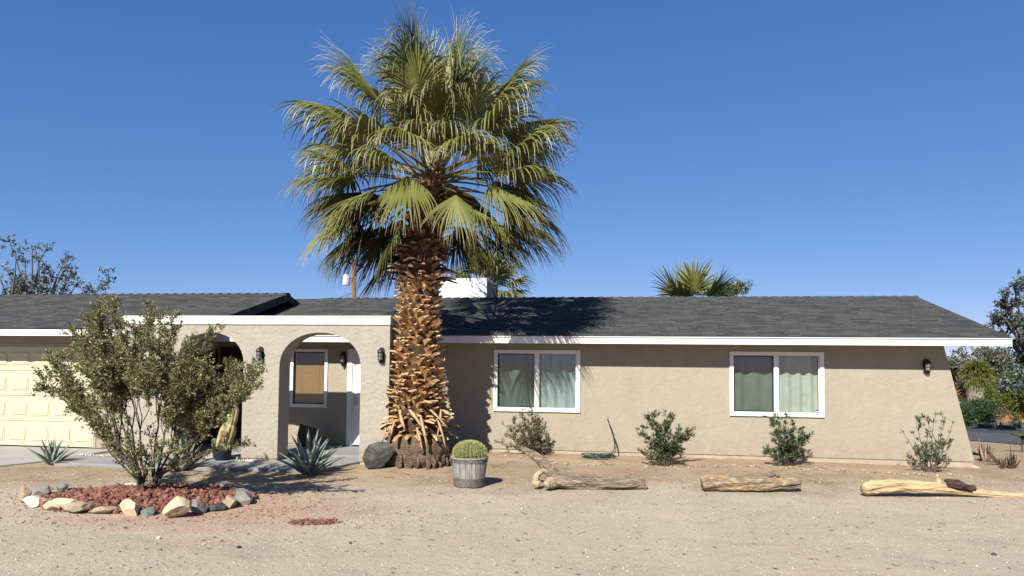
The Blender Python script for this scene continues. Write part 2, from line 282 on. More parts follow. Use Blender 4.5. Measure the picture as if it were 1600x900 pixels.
# shingles
def shingle():
    S=mat('asphalt shingles',(.07,.07,.07),rough=.95,spec=.15); n=S.node_tree.nodes; l=S.node_tree.links; tc=n['Texture Coordinate']; b=n['Principled BSDF']
    nz=n.new('ShaderNodeTexNoise'); nz.inputs['Scale'].default_value=1.1; nz.inputs['Detail'].default_value=4; mp=n['Mapping']; mp.inputs['Scale'].default_value=(1,1,0); l.new(mp.outputs[0],nz.inputs[0])
    br=n.new('ShaderNodeTexBrick'); br.offset=.37; br.offset_frequency=2; br.squash=1.35; br.squash_frequency=3
    br.inputs['Color1'].default_value=(.036,.037,.038,1); br.inputs['Color2'].default_value=(.074,.073,.070,1); br.inputs['Mortar'].default_value=(.027,.027,.026,1)
    br.inputs['Scale'].default_value=1; br.inputs['Mortar Size'].default_value=.006; br.inputs['Brick Width'].default_value=.27; br.inputs['Row Height'].default_value=.1355; br.inputs['Bias'].default_value=-.1
    l.new(mp.outputs[0],br.inputs[0])
    mx=n.new('ShaderNodeMix'); mx.data_type='RGBA'; mx.blend_type='MULTIPLY'; mx.inputs[0].default_value=.8; l.new(br.outputs[0],mx.inputs[6])
    mr=n.new('ShaderNodeMapRange'); mr.inputs[1].default_value=.3; mr.inputs[2].default_value=.7; mr.inputs[3].default_value=.93; mr.inputs[4].default_value=1.07; l.new(nz.outputs[0],mr.inputs[0]); l.new(mr.outputs[0],mx.inputs[7])
    g=n.new('ShaderNodeTexNoise'); g.inputs['Scale'].default_value=160; l.new(tc.outputs['Object'],g.inputs[0])
    m2=n.new('ShaderNodeMix'); m2.data_type='RGBA'; m2.blend_type='OVERLAY'; m2.inputs[0].default_value=.6; l.new(mx.outputs[2],m2.inputs[6]); l.new(g.outputs[0],m2.inputs[7]); l.new(m2.outputs[2],b.inputs['Base Color'])
    bp=n.new('ShaderNodeBump'); bp.inputs['Strength'].default_value=.5; bp.inputs['Distance'].default_value=.01; l.new(br.outputs[0],bp.inputs['Height']); l.new(bp.outputs[0],b.inputs['Normal']); return S
M['shingle']=shingle()
M['ridge']=mat('ridge shingles',(.055,.06,.07),(.09,.09,.095),3,.95)
# ground
def groundmat():
    G=mat('desert ground',(.5,.4,.3),rough=1,spec=.1); n=G.node_tree.nodes; l=G.node_tree.links; tc=n['Texture Coordinate']; b=n['Principled BSDF']
    def nz(s,d=5,dist=0,rough=.6):
        t=n.new('ShaderNodeTexNoise'); t.inputs['Scale'].default_value=s; t.inputs['Detail'].default_value=d; t.inputs['Distortion'].default_value=dist; t.inputs['Roughness'].default_value=rough; l.new(tc.outputs['Object'],t.inputs[0]); return t.outputs[0]
    def mix(a,bc,f,blend='MIX'):
        x=n.new('ShaderNodeMix'); x.data_type='RGBA'; x.blend_type=blend
        for v,i in((a,6),(bc,7)):
            if isinstance(v,tuple): x.inputs[i].default_value=(v[0]*.79,v[1]*.765,v[2]*.73,1)
            else: l.new(v,x.inputs[i])
        if isinstance(f,float): x.inputs[0].default_value=f
        else: l.new(f,x.inputs[0])
        return x.outputs[2]
    def rng(v,a,b_,c=0,d=1):
        r=n.new('ShaderNodeMapRange'); r.inputs[1].default_value=a; r.inputs[2].default_value=b_; r.inputs[3].default_value=c; r.inputs[4].default_value=d; l.new(v,r.inputs[0]); return r.outputs[0]
    def math_(op,a,c):
        x=n.new('ShaderNodeMath'); x.operation=op
        for v,i in((a,0),(c,1)):
            if isinstance(v,(int,float)): x.inputs[i].default_value=v
            else: l.new(v,x.inputs[i])
        return x.outputs[0]
    sep=n.new('ShaderNodeSeparateXYZ'); l.new(tc.outputs['Object'],sep.inputs[0])
    soil=mix((.40,.31,.215),(.32,.245,.165),rng(nz(1.1,6),.35,.65))
    soil=mix(soil,(.20,.14,.095),rng(nz(2.2,6,1.2),.54,.68,0,.7))
    grav=mix((.50,.435,.345),(.44,.38,.30),rng(nz(.8,6),.3,.7))
    grav=mix(grav,(.50,.35,.26),rng(nz(.45,3),.55,.75,0,.35)); grav=mix(grav,(.33,.275,.215),rng(nz(2.6,6,1.0),.55,.75,0,.45)); grav=mix(grav,(.30,.25,.2),rng(nz(.35,5,2.5),.56,.66,0,.35))
    yy=math_('ADD',sep.outputs[1],rng(nz(.55,5),.25,.75,-1.2,1.2)); yy=math_('ADD',yy,math_('MULTIPLY',sep.outputs[0],-.03))
    c=mix(grav,soil,rng(yy,10.9,12.6))
    # reddish tint around the lava bed
    dx=math_('ADD',sep.outputs[0],4.0); dy=math_('ADD',sep.outputs[1],-9.9); dx=math_('MULTIPLY',dx,.42); rr=math_('ADD',math_('MULTIPLY',dx,dx),math_('MULTIPLY',math_('MULTIPLY',dy,dy),.4))
    rr=math_('ADD',rr,rng(nz(2.5,5),.3,.7,-.35,.35))
    c=mix(c,(.42,.21,.14),rng(rr,.15,1.0,.5,0))
    sp=nz(75,4,0,.7); c=mix(c,(.72,.66,.58),rng(sp,.6,.72,0,.55)); c=mix(c,(.17,.12,.09),rng(nz(48,4,0,.7),.62,.74,0,.6))
    l.new(c,b.inputs['Base Color'])
    h=math_('ADD',math_('MULTIPLY',nz(60,4,0,.75),.6),nz(14,6,.3)); bp=n.new('ShaderNodeBump'); bp.inputs['Strength'].default_value=.75; bp.inputs['Distance'].default_value=.035; l.new(h,bp.inputs['Height']); l.new(bp.outputs[0],b.inputs['Normal']); return G
M['ground']=groundmat()
# ------------------------------------------------------------------ ground, road, paving
def axis(a,b,st,far,k=1.35):
    xs=list(np.arange(a,b+1e-6,st)); s=st
    while xs[-1]<far: s*=k; xs.append(xs[-1]+s)
    s=st
    while xs[0]>-far: s*=k; xs.insert(0,xs[0]-s)
    return xs
def ground():
    xs=axis(-11,11.5,.075,900); ys=axis(5,17.5,.075,900); nx=len(xs)
    v=[(x,y,gh(x,y)) for y in ys for x in xs]; f=[(j*nx+i,j*nx+i+1,(j+1)*nx+i+1,(j+1)*nx+i) for j in range(len(ys)-1) for i in range(nx-1)]
    me=bpy.data.meshes.new('ground'); me.from_pydata(v,[],f); return tag(finish(me,'ground',M['ground'],smooth=True),kind='structure')
ground()
def slab(name,pts,z0,z1,mt,kind='structure',loc_=True,bev=.012):
    P=[Vector(W(*p)) if loc_ else Vector((p[0],p[1],0)) for p in pts]; n=len(P); c=sum(P,Vector())/n; mb=MB()
    up=[(p.x,p.y,z1-bev) for p in P]; dn=[(p.x,p.y,z0) for p in P]; ins=[]
    for p in P: q=p+(c-p).normalized()*bev; ins.append((q.x,q.y,z1))
    fs=[tuple(range(2*n,3*n))]
    for i in range(n): j=(i+1)%n; fs+=[(i,j,n+j,n+i),(n+i,n+j,2*n+j,2*n+i)]
    mb.add(dn+up+ins,fs); o=mb.build(name,mt); return tag(o,kind=kind)
slab('driveway',[(-16,-4.1),(-8.75,-3.95),(-8.4,-3.1),(-8.3,-1.22),(-16,-1.22)],-.1,.035,M['concrete'])
slab('path',[(-8.28,-3.1),(-8.1,-3.42),(-5.3,-3.45),(-3.35,-3.27),(-2.85,-3.1),(-2.72,-2.32),(-2.50,-1.7),(-2.5,-1.55),(-6.75,-1.55),(-6.75,-2.45),(-7.9,-2.5),(-8.28,-2.5)],-.1,.052,M['walk'])
slab('porch_floor',[(-6.74,-1.548),(-2.5,-1.548),(-1.9,-1.5),(-1.9,-.005),(-6.74,-.005)],-.1,.095,M['walk'])
slab('entry_step',[(-6.2,-2.28),(-4.98,-2.28),(-4.98,-1.86),(-6.2,-1.86)],.0,.098,M['concrete'])
fa,fb=gp(1512,668),gp(1590,673); na,nb_=gp(1520,689),gp(1596,694)
def strip(name,A,B,C_,D_,t0,t1,z,mt):      # sheet between the near edge line A-B and the far edge line C-D, on the sloping ground
    N=60; vs=[]; 
    for i in range(N+1):
        u=-3.2+14.*i/N; p=A.lerp(B,u); q=C_.lerp(D_,u)
        for t in (t0,t1): r=p.lerp(q,t); y=max(r.y,17.6); vs.append((r.x,y,gh(r.x,y)+z))
    mb=MB(); mb.add(vs,[(2*i,2*i+2,2*i+3,2*i+1) for i in range(N)]); return tag(mb.build(name,mt),kind='structure')
fd=(fb-fa).normalized(); nd=(nb_-na).normalized(); ln=(nb_-na).length; d2=(fd+nd).normalized(); nb_=na+d2*ln; fb=fa+d2*ln
strip('road',na,nb_,fa,fb,0,1,.02,M['asphalt']); strip('road_dark_lane',na,nb_,fa,fb,.55,.98,.03,mat('fresh asphalt',(.05,.052,.056),(.07,.07,.072),2,.9))
# ------------------------------------------------------------------ house
house=empty('ranch_house',tuple(P0),-TH)
tag(house,'low tan stucco ranch house with gray shingle roof, arched porch and cream garage door','house')
def part(mb,name,mt,parent=None,smooth=False,label=None):
    o=mb.build(name,mt,parent or house,smooth)
    if label:o['label']=label
    return o
def holewall(mb,xs0,xs1,z0,z1,y0,y1,holes,endfn=None):
    X=sorted({xs0,xs1,*[h[0] for h in holes],*[h[1] for h in holes]}); Z=sorted({z0,z1,*[h[2] for h in holes],*[h[3] for h in holes]})
    def hole(a,b): return any(h[0]-1e-6<=a and b<=h[1]+1e-6 and True for h in holes)
    for i in range(len(X)-1):
        for j in range(len(Z)-1):
            cx=(X[i]+X[i+1])/2; cz=(Z[j]+Z[j+1])/2
            if any(h[0]<cx<h[1] and h[2]<cz<h[3] for h in holes): continue
            a,b,c,d=X[i],X[i+1],Z[j],Z[j+1]
            mb.add([(a,y0,c),(b,y0,c),(b,y0,d),(a,y0,d)],[(0,1,2,3)]); mb.add([(a,y1,c),(b,y1,c),(b,y1,d),(a,y1,d)],[(3,2,1,0)])
    for a,b,c,d in holes+[(xs0,xs1,z0,z1)]:
        mb.add([(a,y0,c),(a,y1,c),(b,y0,c),(b,y1,c),(a,y0,d),(a,y1,d),(b,y0,d),(b,y1,d)],[(0,1,3,2),(4,6,7,5),(0,4,5,1),(2,3,7,6)])
T1=(-.30,1.39,1.01,2.17); T2=(4.60,6.28,1.01,2.17); T3=(-4.95,-4.19,.985,2.175); DR=(-3.57,-2.62,.1,2.15)
mb=MB(); holewall(mb,-6.8,8.617,.13,2.62,0,.2,[T1,T2,T3,(DR[0],DR[1],.13,DR[3])])
mb.add([(8.617,0,.13),(9.135,0,.13),(8.617,0,2.37),(8.617,.28,.13),(9.135,.28,.13),(8.617,.28,2.37)],[(0,1,2),(5,4,3),(1,4,5,2),(0,3,4,1)])
mb.box(8.42,8.617,.2,8.0,.13,2.62); mb.box(-14,8.42,8.0,8.2,.13,2.62); 
mb.add([(8.42,0,2.62),(8.42,8,2.62),(8.42,4,3.62),(8.617,0,2.62),(8.617,8,2.62),(8.617,4,3.62)],[(2,1,0),(3,4,5),(0,3,5,2),(1,2,5,4)])
part(mb,'wall',M['stucco'])
mb=MB(); mb.box(-6.8,-3.64,.02,.19,-.1,.128); part(mb,'foundation',M['foundation'])
mb=MB(); mb.box(-2.6,9.12,.018,.19,-.1,.128); mb.add([(8.9,-.02,-.05),(9.16,-.02,-.05),(9.14,.2,.1),(8.9,.2,.1),(9.22,-.03,.02),(9.05,.1,.115)],[(0,1,4,5),(1,2,5),(0,5,3)]); part(mb,'foundation',M['foundation'])
# arch wall
def archtop(x):
    for c,rx,ry,sp in ((-3.345,.815,.66,1.84),(-5.60,.70,.60,1.89)):
        t=(x-c)/rx
        if abs(t)<1: return sp+ry*(1-abs(t)**2.15)**(1/2.15)
    return None
mb=MB(); y0,y1=-2.3,-1.85; top=2.65
edges=[-7.45,-6.3,-4.9,-4.16,-2.53,-2.03]
for a,b in ((-7.45,-6.3),(-4.9,-4.16),(-2.53,-1.97)):
    bot=.085
    mb.add([(a,y0,bot),(b,y0,bot),(b,y0,top),(a,y0,top),(a,y1,bot),(b,y1,bot),(b,y1,top),(a,y1,top)],[(0,1,2,3),(7,6,5,4),(0,3,7,4),(1,5,6,2),(0,4,5,1)])
for c,rx in ((-3.345,.815),(-5.60,.70)):
    N=40; xs=[c-rx*math.cos(math.pi*i/N) for i in range(N+1)]
    zs=[(archtop(x) or (1.84 if c>-4 else 1.89)) for x in xs]; zs[0]=zs[-1]=(1.84 if c>-4 else 1.89)
    for i in range(N):
        a,b=xs[i],xs[i+1]; za,zb=zs[i],zs[i+1]
        mb.add([(a,y0,za),(b,y0,zb),(b,y0,top),(a,y0,top),(a,y1,za),(b,y1,zb),(b,y1,top),(a,y1,top)],[(0,1,2,3),(7,6,5,4),(0,4,5,1)])
aw=part(mb,'arch_wall',M['stucco_arch'])
mb=MB()
for a,b in ((-7.43,-6.32),(-4.88,-4.18),(-2.51,-2.05)):
    mb=MB(); mb.box(a,b,y0+.02,y1-.02,-.1,.083); part(mb,'foundation',M['foundation'])
mb=MB(); mb.box(-7.47,-1.96,-2.325,-1.82,2.652,2.795,bev=.006); mb.box(-7.48,-1.95,-2.34,-1.81,2.797,2.82,bev=.004); mb.build('parapet_cap',M['white'],aw)
# garage walls and door
mb=MB(); holewall(mb,-15.5,-6.8,.05,2.46,-1.25,-1.05,[(-13.75,-8.86,.05,2.225)]); mb.box(-6.98,-6.8,-1.05,-.002,.05,2.9); mb.box(-15.5,-15.3,-1.05,8.2,.05,2.46)
mb.add([(-6.802,-1.2,2.4),(-6.802,6.2,2.4),(-6.802,2.5,3.6),(-6.95,-1.2,2.4),(-6.95,6.2,2.4),(-6.95,2.5,3.6)],[(0,1,2),(5,4,3)])
part(mb,'garage_wall',M['stucco'])
mb=MB(); mb.box(-13.75,-8.86,-1.15,-1.08,.035,2.225)
for r in range(4):
    zb=.035+r*.5475
    mb.box(-13.745,-8.865,-1.163,-1.15,zb+.006,zb+.5415,bev=.004)
    k=0; x=-8.93
    while x-.43>-13.7:
        x0=x-.44
        # raised panel with a groove round it
        z0_,z1_=zb+.105,zb+.43
        mb.box(x0,x,-1.170,-1.163,z0_,z1_,bev=.003); mb.box(x0+.03,x-.03,-1.182,-1.170,z0_+.03,z1_-.03,bev=.006)
        x-=.5425
gd=part(mb,'garage_door',M['cream'])
mb=MB(); mb.box(-13.76,-8.855,-1.17,-1.1,.012,.034); mb.build('rubber_seal',M['black'],gd)
mb=MB(); mb.box(-8.86,-8.80,-1.262,-1.25,.05,2.28); mb.box(-13.8,-8.8,-1.262,-1.25,2.226,2.28); part(mb,'door_trim',M['stucco'])
mb=MB(); mb.box(-6.798,-6.76,-1.0,-.1,.1,2.12,bev=.01); mb.box(-6.798,-6.745,-1.06,-1.0,.1,2.2); mb.box(-6.798,-6.745,-.1,-.04,.1,2.2); part(mb,'side_door',M['brownwood'])
mb=MB(); mb.box(-6.7,-5.38,-.035,-.003,.098,2.26,bev=.004); mb.box(-6.6,-6.08,-.05,-.0351,.25,1.1,bev=.006); mb.box(-6.6,-6.08,-.05,-.0351,1.25,2.1,bev=.006); mb.box(-6.0,-5.48,-.05,-.0351,.25,1.1,bev=.006); mb.box(-6.0,-5.48,-.05,-.0351,1.25,2.1,bev=.006); part(mb,'double_door',M['brownwood'])
# roofs: stepped shingle courses
def roof(x0,x1,ye,ze,yr,zr,yb,zb,exL=0):
    mb=MB(); n=int(round(math.hypot(yr-ye,zr-ze)/.14)); prof=[]
    for i in range(n):
        t0,t1=i/n,(i+1)/n; prof+=[(ye+(yr-ye)*t0,ze+(zr-ze)*t0+.012),(ye+(yr-ye)*t1,ze+(zr-ze)*t1+.001)]
    prof+=[(yr,zr)]; prof+=[(yb,zb),(yb,zb-.1),(yr,zr-.14),(ye+.02,ze-.02)]
    m_=len(prof); vs=[(x0,y,z) for y,z in prof]+[(x1,y,z) for y,z in prof]; fs=[(i,m_+i,m_+(i+1)%m_,(i+1)%m_) for i in range(m_)]
    fs+=[tuple(range(m_)),tuple(reversed(range(m_,2*m_)))]
    mb.add(vs,fs); return mb
SL=(3.711-2.519)/4.55
rf=part(roof(-15.5,9.60,-.575,2.522,4.0,3.711,8.6,2.51),'roof',M['shingle'])
def caps(x0,x1,y,z,parent):
    mb=MB(); x=x0
    while x<x1:
        xe=min(x+.30,x1); h0,h1=.012,.034; vs=[]
        for xx,h in((x,h0),(xe,h1)):
            vs+=[(xx,y-.13,z-.034+h),(xx,y,z+h),(xx,y+.13,z-.034+h),(xx,y+.13,z-.045),(xx,y-.13,z-.045)]
        mb.add(vs,[(0,5,6,1),(1,6,7,2),(0,1,2,3,4),(9,8,7,6,5),(2,7,8,3),(4,9,5,0)]); x+=.26
    return mb.build('ridge_caps',M['ridge'],parent)
caps(-6.0,9.6,4.0,3.715,rf)
mb=MB(); mb.box(-15.5,9.552,-.55,-.515,2.369,2.512,bev=.004); part(mb,'fascia',M['white'])
mb=MB(); mb.box(-15.5,9.6,-.572,-.55,2.500,2.520); part(mb,'drip_edge',M['galv'])
mb=MB(); mb.box(-6.8,8.7,-.514,-.002,2.385,2.40)
mb.add([(8.62,-.51,2.40),(9.5,-.51,2.40),(9.5,4,3.58),(8.62,4,3.58)],[(0,1,2,3)]); part(mb,'soffit',M['stucco'])
def rake(x0,x1,ye,ze,yr,zr,yb,zb,h,mt,name='rake_board'):
    mb=MB(); P=[(ye,ze),(yr,zr),(yb,zb)]; vs=[(x,y,z-d) for x in(x0,x1) for y,z in P for d in(0,h)]
    mb.add(vs,[(0,1,3,2),(2,3,5,4),(6,8,9,7),(8,10,11,9),(0,2,8,6),(2,4,10,8),(1,7,9,3),(3,9,11,5),(0,6,7,1),(4,5,11,10)]); part(mb,name,mt)
rake(9.553,9.59,-.55,2.512,4.0,3.70,8.6,2.50,.145,M['white'])
# garage roof
GR=(3.71-2.575)/(2.5+1.82)
gr=part(roof(-15.5,-6.30,-1.84,2.585,2.5,3.705,7,2.5),'garage_roof',M['shingle'])
caps(-15.5,-6.30,2.5,3.71,gr)
rake(-6.345,-6.305,-1.82,2.572,2.5,3.692,6.5,2.6,.17,M['dark_trim'])
mb=MB(); mb.box(-15.5,-7.48,-1.82,-1.785,2.43,2.572,bev=.004); part(mb,'fascia',M['white'],label='white fascia over the garage door')
mb=MB(); mb.box(-15.5,-6.8,-1.78,-1.26,2.455,2.465); part(mb,'soffit',M['stucco'])
mb=MB(); mb.add([(-6.8,-1.25,2.6),(-6.34,-1.25,2.6),(-6.34,2.5,3.55),(-6.8,2.5,3.55),(-6.34,6,2.63),(-6.8,6,2.63)],[(0,1,2,3),(3,2,4,5)]); part(mb,'soffit',M['dark_trim'])  # soffit coloured near-black to stand for shade under the rake overhang
# windows
def window(t,cur,label):
    x0,x1,z0,z1=t; fr=MB(); o=.045; y=-.03
    X0,X1,Z0,Z1=x0-o-.035,x1+o+.035,z0-o-.035,z1+o+.03
    # outer trim: four mitre-free bars butted
    fr.box(X0,X1,-.03,-.002,Z1-.08,Z1,bev=.004); fr.box(X0,X1,-.036,-.002,Z0,Z0+.09,bev=.004)
    fr.box(X0,X0+.08,-.03,-.002,Z0+.092,Z1-.082,bev=.004); fr.box(X1-.08,X1,-.03,-.002,Z0+.092,Z1-.082,bev=.004)
    cx=(x0+x1)/2-.01
    fr.box(cx-.04,cx+.04,-.022,.06,Z0+.092,Z1-.082,bev=.004)
    # sash frames set back
    a0,a1,b0_,b1_=X0+.081,cx-.041,Z0+.093,Z1-.083
    fr.box(cx+.042,cx+.062,.0,.05,b0_,b1_); fr.box(X1-.101,X1-.081,.0,.05,b0_,b1_)
    wobj=part(fr,'window_frame',M['trimwhite'],label=label)
    mb=MB(); mb.box(a0,a0+.018,.02,.05,b0_,b1_); mb.box(a1-.018,a1,.02,.05,b0_,b1_); mb.box(a0+.019,a1-.019,.02,.05,b0_,b0_+.018); mb.box(a0+.019,a1-.019,.02,.05,b1_-.018,b1_); mb.build('screen_frame',M['blackframe'],wobj)
    mb=MB(); mb.add([(a0+.018,.035,b0_+.018),(a1-.018,.035,b0_+.018),(a1-.018,.035,b1_-.018),(a0+.018,.035,b1_-.018)],[(0,1,2,3)]); mb.build('insect_screen',M['screen'],wobj)
    for a,b in ((a0,cx-.03),(cx+.062,X1-.101)):
        mb=MB(); yy=.055 if a==a0 else .045; mb.add([(a,yy,b0_),(b,yy,b0_),(b,yy,b1_),(a,yy,b1_)],[(0,1,2,3)]); mb.build('pane',M['glass'],wobj)
    mb=MB(); N=150; xs=[x0+.01+(x1-x0-.02)*i/N for i in range(N+1)]
    ph=R_.random()*9; ys=[.125+.028*math.sin(x*23+ph+1.6*math.sin(x*4+ph))+.012*noise.noise((x*9,ph,0)) for x in xs]
    vs=[(x,yv+dz*.01,z) for x,yv in zip(xs,ys) for dz,z in((0,z0-.15),(1,z1+.05))]
    mb.add(vs,[(2*i,2*i+2,2*i+3,2*i+1) for i in range(N)]); c=mb.build('curtain',cur,wobj,True)
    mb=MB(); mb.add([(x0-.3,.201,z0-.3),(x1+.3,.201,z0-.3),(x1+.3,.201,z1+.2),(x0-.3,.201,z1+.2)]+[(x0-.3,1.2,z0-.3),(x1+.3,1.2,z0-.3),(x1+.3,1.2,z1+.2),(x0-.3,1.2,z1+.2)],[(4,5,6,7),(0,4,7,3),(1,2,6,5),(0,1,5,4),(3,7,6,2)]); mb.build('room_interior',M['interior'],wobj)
    mb=MB(); mb.box(X1-.15,X1-.105,.040,.043,b0_+.004,b0_+.05); mb.mi=1; mb.box(X1-.142,X1-.115,.037,.0395,b0_+.012,b0_+.030); mb.build('security_sticker',[M['sticker'],M['trimwhite']],wobj)
window(T1,M['curtainb'],'left window beside the palm, pale blue curtains'); window(T2,M['curtain'],'right window with pale green curtains')
# porch window
x0,x1,z0,z1=T3; fr=MB(); q=.055
fr.box(x0-q,x1+q,-.03,-.002,z1-.01,z1+q,bev=.004); fr.box(x0-q,x1+q,-.034,-.002,z0-q,z0+.02,bev=.004); fr.box(x0-q,x0+.01,-.03,-.002,z0+.022,z1-.012,bev=.004); fr.box(x1-.01,x1+q,-.03,-.002,z0+.022,z1-.012,bev=.004)
wo=part(fr,'window_frame',M['trimwhite'],label='porch window with a bamboo blind half down')
mb=MB(); mb.box(x0+.01,x1-.01,.0,.03,z0+.02,z0+.045); mb.box(x0+.01,x1-.01,.0,.03,z1-.035,z1-.012); mb.box(x0+.01,x0+.03,.0,.03,z0+.045,z1-.035); mb.box(x1-.03,x1-.01,.0,.03,z0+.045,z1-.035); mb.build('sash',M['blackframe'],wo)
mb=MB(); mb.add([(x0+.01,.02,z0),(x1-.01,.02,z0),(x1-.01,.02,z1),(x0+.01,.02,z1)],[(0,1,2,3)]); mb.build('pane',M['glass'],wo)
mb=MB(); zz=1.03
while zz<1.86: mb.box(x0+.035,x1-.035,.05+.004*R_.random(),.058,zz,zz+.0085); zz+=.0105
for xx in(x0+.17,x1-.17): mb.box(xx-.004,xx+.004,.044,.048,1.03,1.86)
mb.build('bamboo_blind',M['bamboo'],wo)
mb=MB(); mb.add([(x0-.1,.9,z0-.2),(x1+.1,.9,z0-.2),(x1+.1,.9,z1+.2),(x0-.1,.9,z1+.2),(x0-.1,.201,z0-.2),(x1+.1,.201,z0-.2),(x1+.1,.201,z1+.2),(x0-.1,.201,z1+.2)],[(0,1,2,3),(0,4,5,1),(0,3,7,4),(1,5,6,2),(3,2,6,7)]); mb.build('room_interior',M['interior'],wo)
# front door
a,b,c,d=DR; mb=MB(); mb.box(a-.10,a+.01,-.03,-.002,.096,d+.08,bev=.004); mb.box(a+.01,b,-.03,-.002,d-.02,d+.08); mb.box(a+.0,a+.045,-.0,.14,.096,d); part(mb,'door_frame',M['trimwhite'])
mb=MB(); mb.box(a+.047,b-.01,.02,.06,.12,d-.02)
for zz in(.25,.95,1.6): mb.box(a+.13,b-.1,.008,.02,zz,zz+.5,bev=.008)
dr=part(mb,'door',M['trimwhite']); mb=MB(); mb.box(a+.03,b,-.03,.02,.096,.118); mb.build('threshold',M['black'],dr)
for zz,r in((1.02,.032),(1.12,.028)):
    mb=MB(); mb.lathe([(r*.9,0),(r,.01),(r*.5,.02),(r*.45,.035),(r*.9,.045),(r*.8,.07),(.001,.075)],14)
    o=mb.build('handle' if zz<1.1 else 'deadbolt',M['galv'],dr,True); o.location=(a+.10,.02,zz); o.rotation_euler=(math.pi/2,0,0)
# vent pipe
mb=MB(); mb.tube([(-1.16,4.5,3.5),(-1.16,4.5,4.14)],[.065,.065],14); mb.tube([(-1.16,4.5,4.12),(-1.16,4.5,4.2)],[.095,.08],14); mb.tube([(-1.16,4.5,3.62),(-1.16,4.5,3.70)],[.11,.08],14); part(mb,'vent_pipe',M['pipe'],smooth=False)
# evaporative cooler (stands on the roof)
ac=empty('rooftop_cooler',tuple(W(-2.05,4.9,3.5)),-TH); tag(ac,'white boxy evaporative cooler on the roof behind the palm trunk','cooler')
mb=MB(); mb.box(-.66,.68,-.6,.5,.13,.80,bev=.01); part(mb,'cabinet',M['cooler'],ac)
mb=MB()
for s in(-1,1):
    for k in range(2):
        p=Vector((-.60+.0,-.604,.74)) if s==-1 else Vector((.62,-.604,.74)); q_=Vector((.01,-.604,.44)); 
    mb.tube([p,q_],[.006,.006],6); mb.tube([q_,Vector((-.60*(-s) if s>0 else .62,-.604,.16)) if False else Vector((.62*s,-.604,.16))],[.005,.005],6)
part(mb,'panel_crease',M['galv'],ac)
mb=MB()
for k in range(11): mb.box(.682,.70,-.5,.42,.2+.05*k,.23+.05*k)
part(mb,'side_louvres',M['coolerdark'],ac)
mb=MB()
for x in(-.6,.6):
    for y in(-.5,.42): mb=MB(); mb.box(x-.03,x+.03,y-.03,y+.03,-.25,.128); part(mb,'leg',M['galv'],ac)
# ------------------------------------------------------------------ wall lanterns
def lantern(p,label,style=0):
    o=empty('wall_lantern',tuple(W(*p)),-TH); tag(o,label,'wall lamp','black wall lanterns')
    mb=MB()  # back plate: arched, standing against the wall (local y is into wall)
    pr=[(.055*math.cos(a),.10+.06*math.sin(a)) for a in np.linspace(0,math.pi,12)]+[(-.055,-.13),(.055,-.13)]
    n=len(pr); mb.add([(x,-.001,z) for x,z in pr]+[(x,-.018,z) for x,z in pr],[tuple(range(n)),tuple(reversed(range(n,2*n)))]+[(i,n+i,n+(i+1)%n,(i+1)%n) for i in range(n)])
    part(mb,'back_plate',M['black'],o)
    mb=MB(); mb.lathe([(.062,0),(.06,.012),(.052,.04),(.032,.06),(.008,.068),(.006,.085),(.001,.088)],16,c=(0,-.085,.06)); mb.tube([(0,-.015,.02),(0,-.05,.10),(0,-.085,.125)],[.008,.008,.007],6); part(mb,'cap',M['black'],o,True)
    mb=MB(); mb.lathe([(.042,-.07),(.046,.058)],16,c=(0,-.085,0),cap=False); part(mb,'lamp_glass',M['lampglass'],o,True)
    mb=MB()
    for k in range(6):
        a=k*math.pi/3; c,s=math.cos(a)*.05,math.sin(a)*.05; mb.tube([(c,-.085+s,-.075),(c,-.085+s,.062)],[.003,.003],5)
    for z in(-.075,-.01,.058): mb.tube([(.05*math.cos(a),-.085+.05*math.sin(a),z) for a in np.linspace(0,2*math.pi,17)],[.005]*17,5)
    mb.tube([(-.03,-.018,-.125),(-.03,-.03,-.13)],[.004,.004],5)
    if style: mb.lathe([(.001,-.18),(.02,-.15),(.045,-.09),(.05,-.075)],12,c=(0,-.085,0))
    part(mb,'cage',M['black'],o)
    mb=MB(); mb.lathe([(.012,-.03),(.022,0),(.012,.035),(.001,.045)],10,c=(0,-.085,-.01)); part(mb,'bulb',M['trimwhite'],o,True)
    return o
lantern((-4.54,-2.302,2.07),'black lantern on the arch wall between the two arches')
lantern((-2.12,-2.302,2.07),'black lantern on the arch wall close to the palm trunk')
lantern((8.28,-.002,1.97),'black lantern near the right end of the long wall')
lantern((-3.77,-.002,2.02),'black lantern inside the porch between blind and door',1)
# ------------------------------------------------------------------ rocks
def rock(name,c,size,mt,label,cat='rock',group=None,seed=0,cuts=15,sub=4,rot=None,rough=.035,sharp=.68):
    import bmesh
    rr=random.Random(seed*77+5); bm=bmesh.new(); bmesh.ops.create_icosphere(bm,subdivisions=sub,radius=1)
    for _ in range(cuts):
        n_=Vector((rr.gauss(0,1),rr.gauss(0,1),rr.gauss(0,1))).normalized(); d=rr.uniform(sharp-.18,sharp+.1)
        for v in bm.verts:
            k=v.co.dot(n_)-d
            if k>0: v.co-=n_*k
    for v in bm.verts:
        q=noise.noise(v.co*1.7+Vector((seed*3.1,0,0)))*rough*2+noise.noise(v.co*6+Vector((seed,0,0)))*rough*.5; v.co*=1+q
        v.co=Vector((v.co.x*size[0],v.co.y*size[1],v.co.z*size[2]))
    me=bpy.data.meshes.new(name); bm.to_mesh(me); bm.free(); o=finish(me,name,mt)
    rz=rr.uniform(0,6.28) if rot is None else rot; o.rotation_euler=(rr.uniform(-.15,.15),rr.uniform(-.15,.15),rz) if rot is None else rot
    o.location=c; return tag(o,label,cat,group)
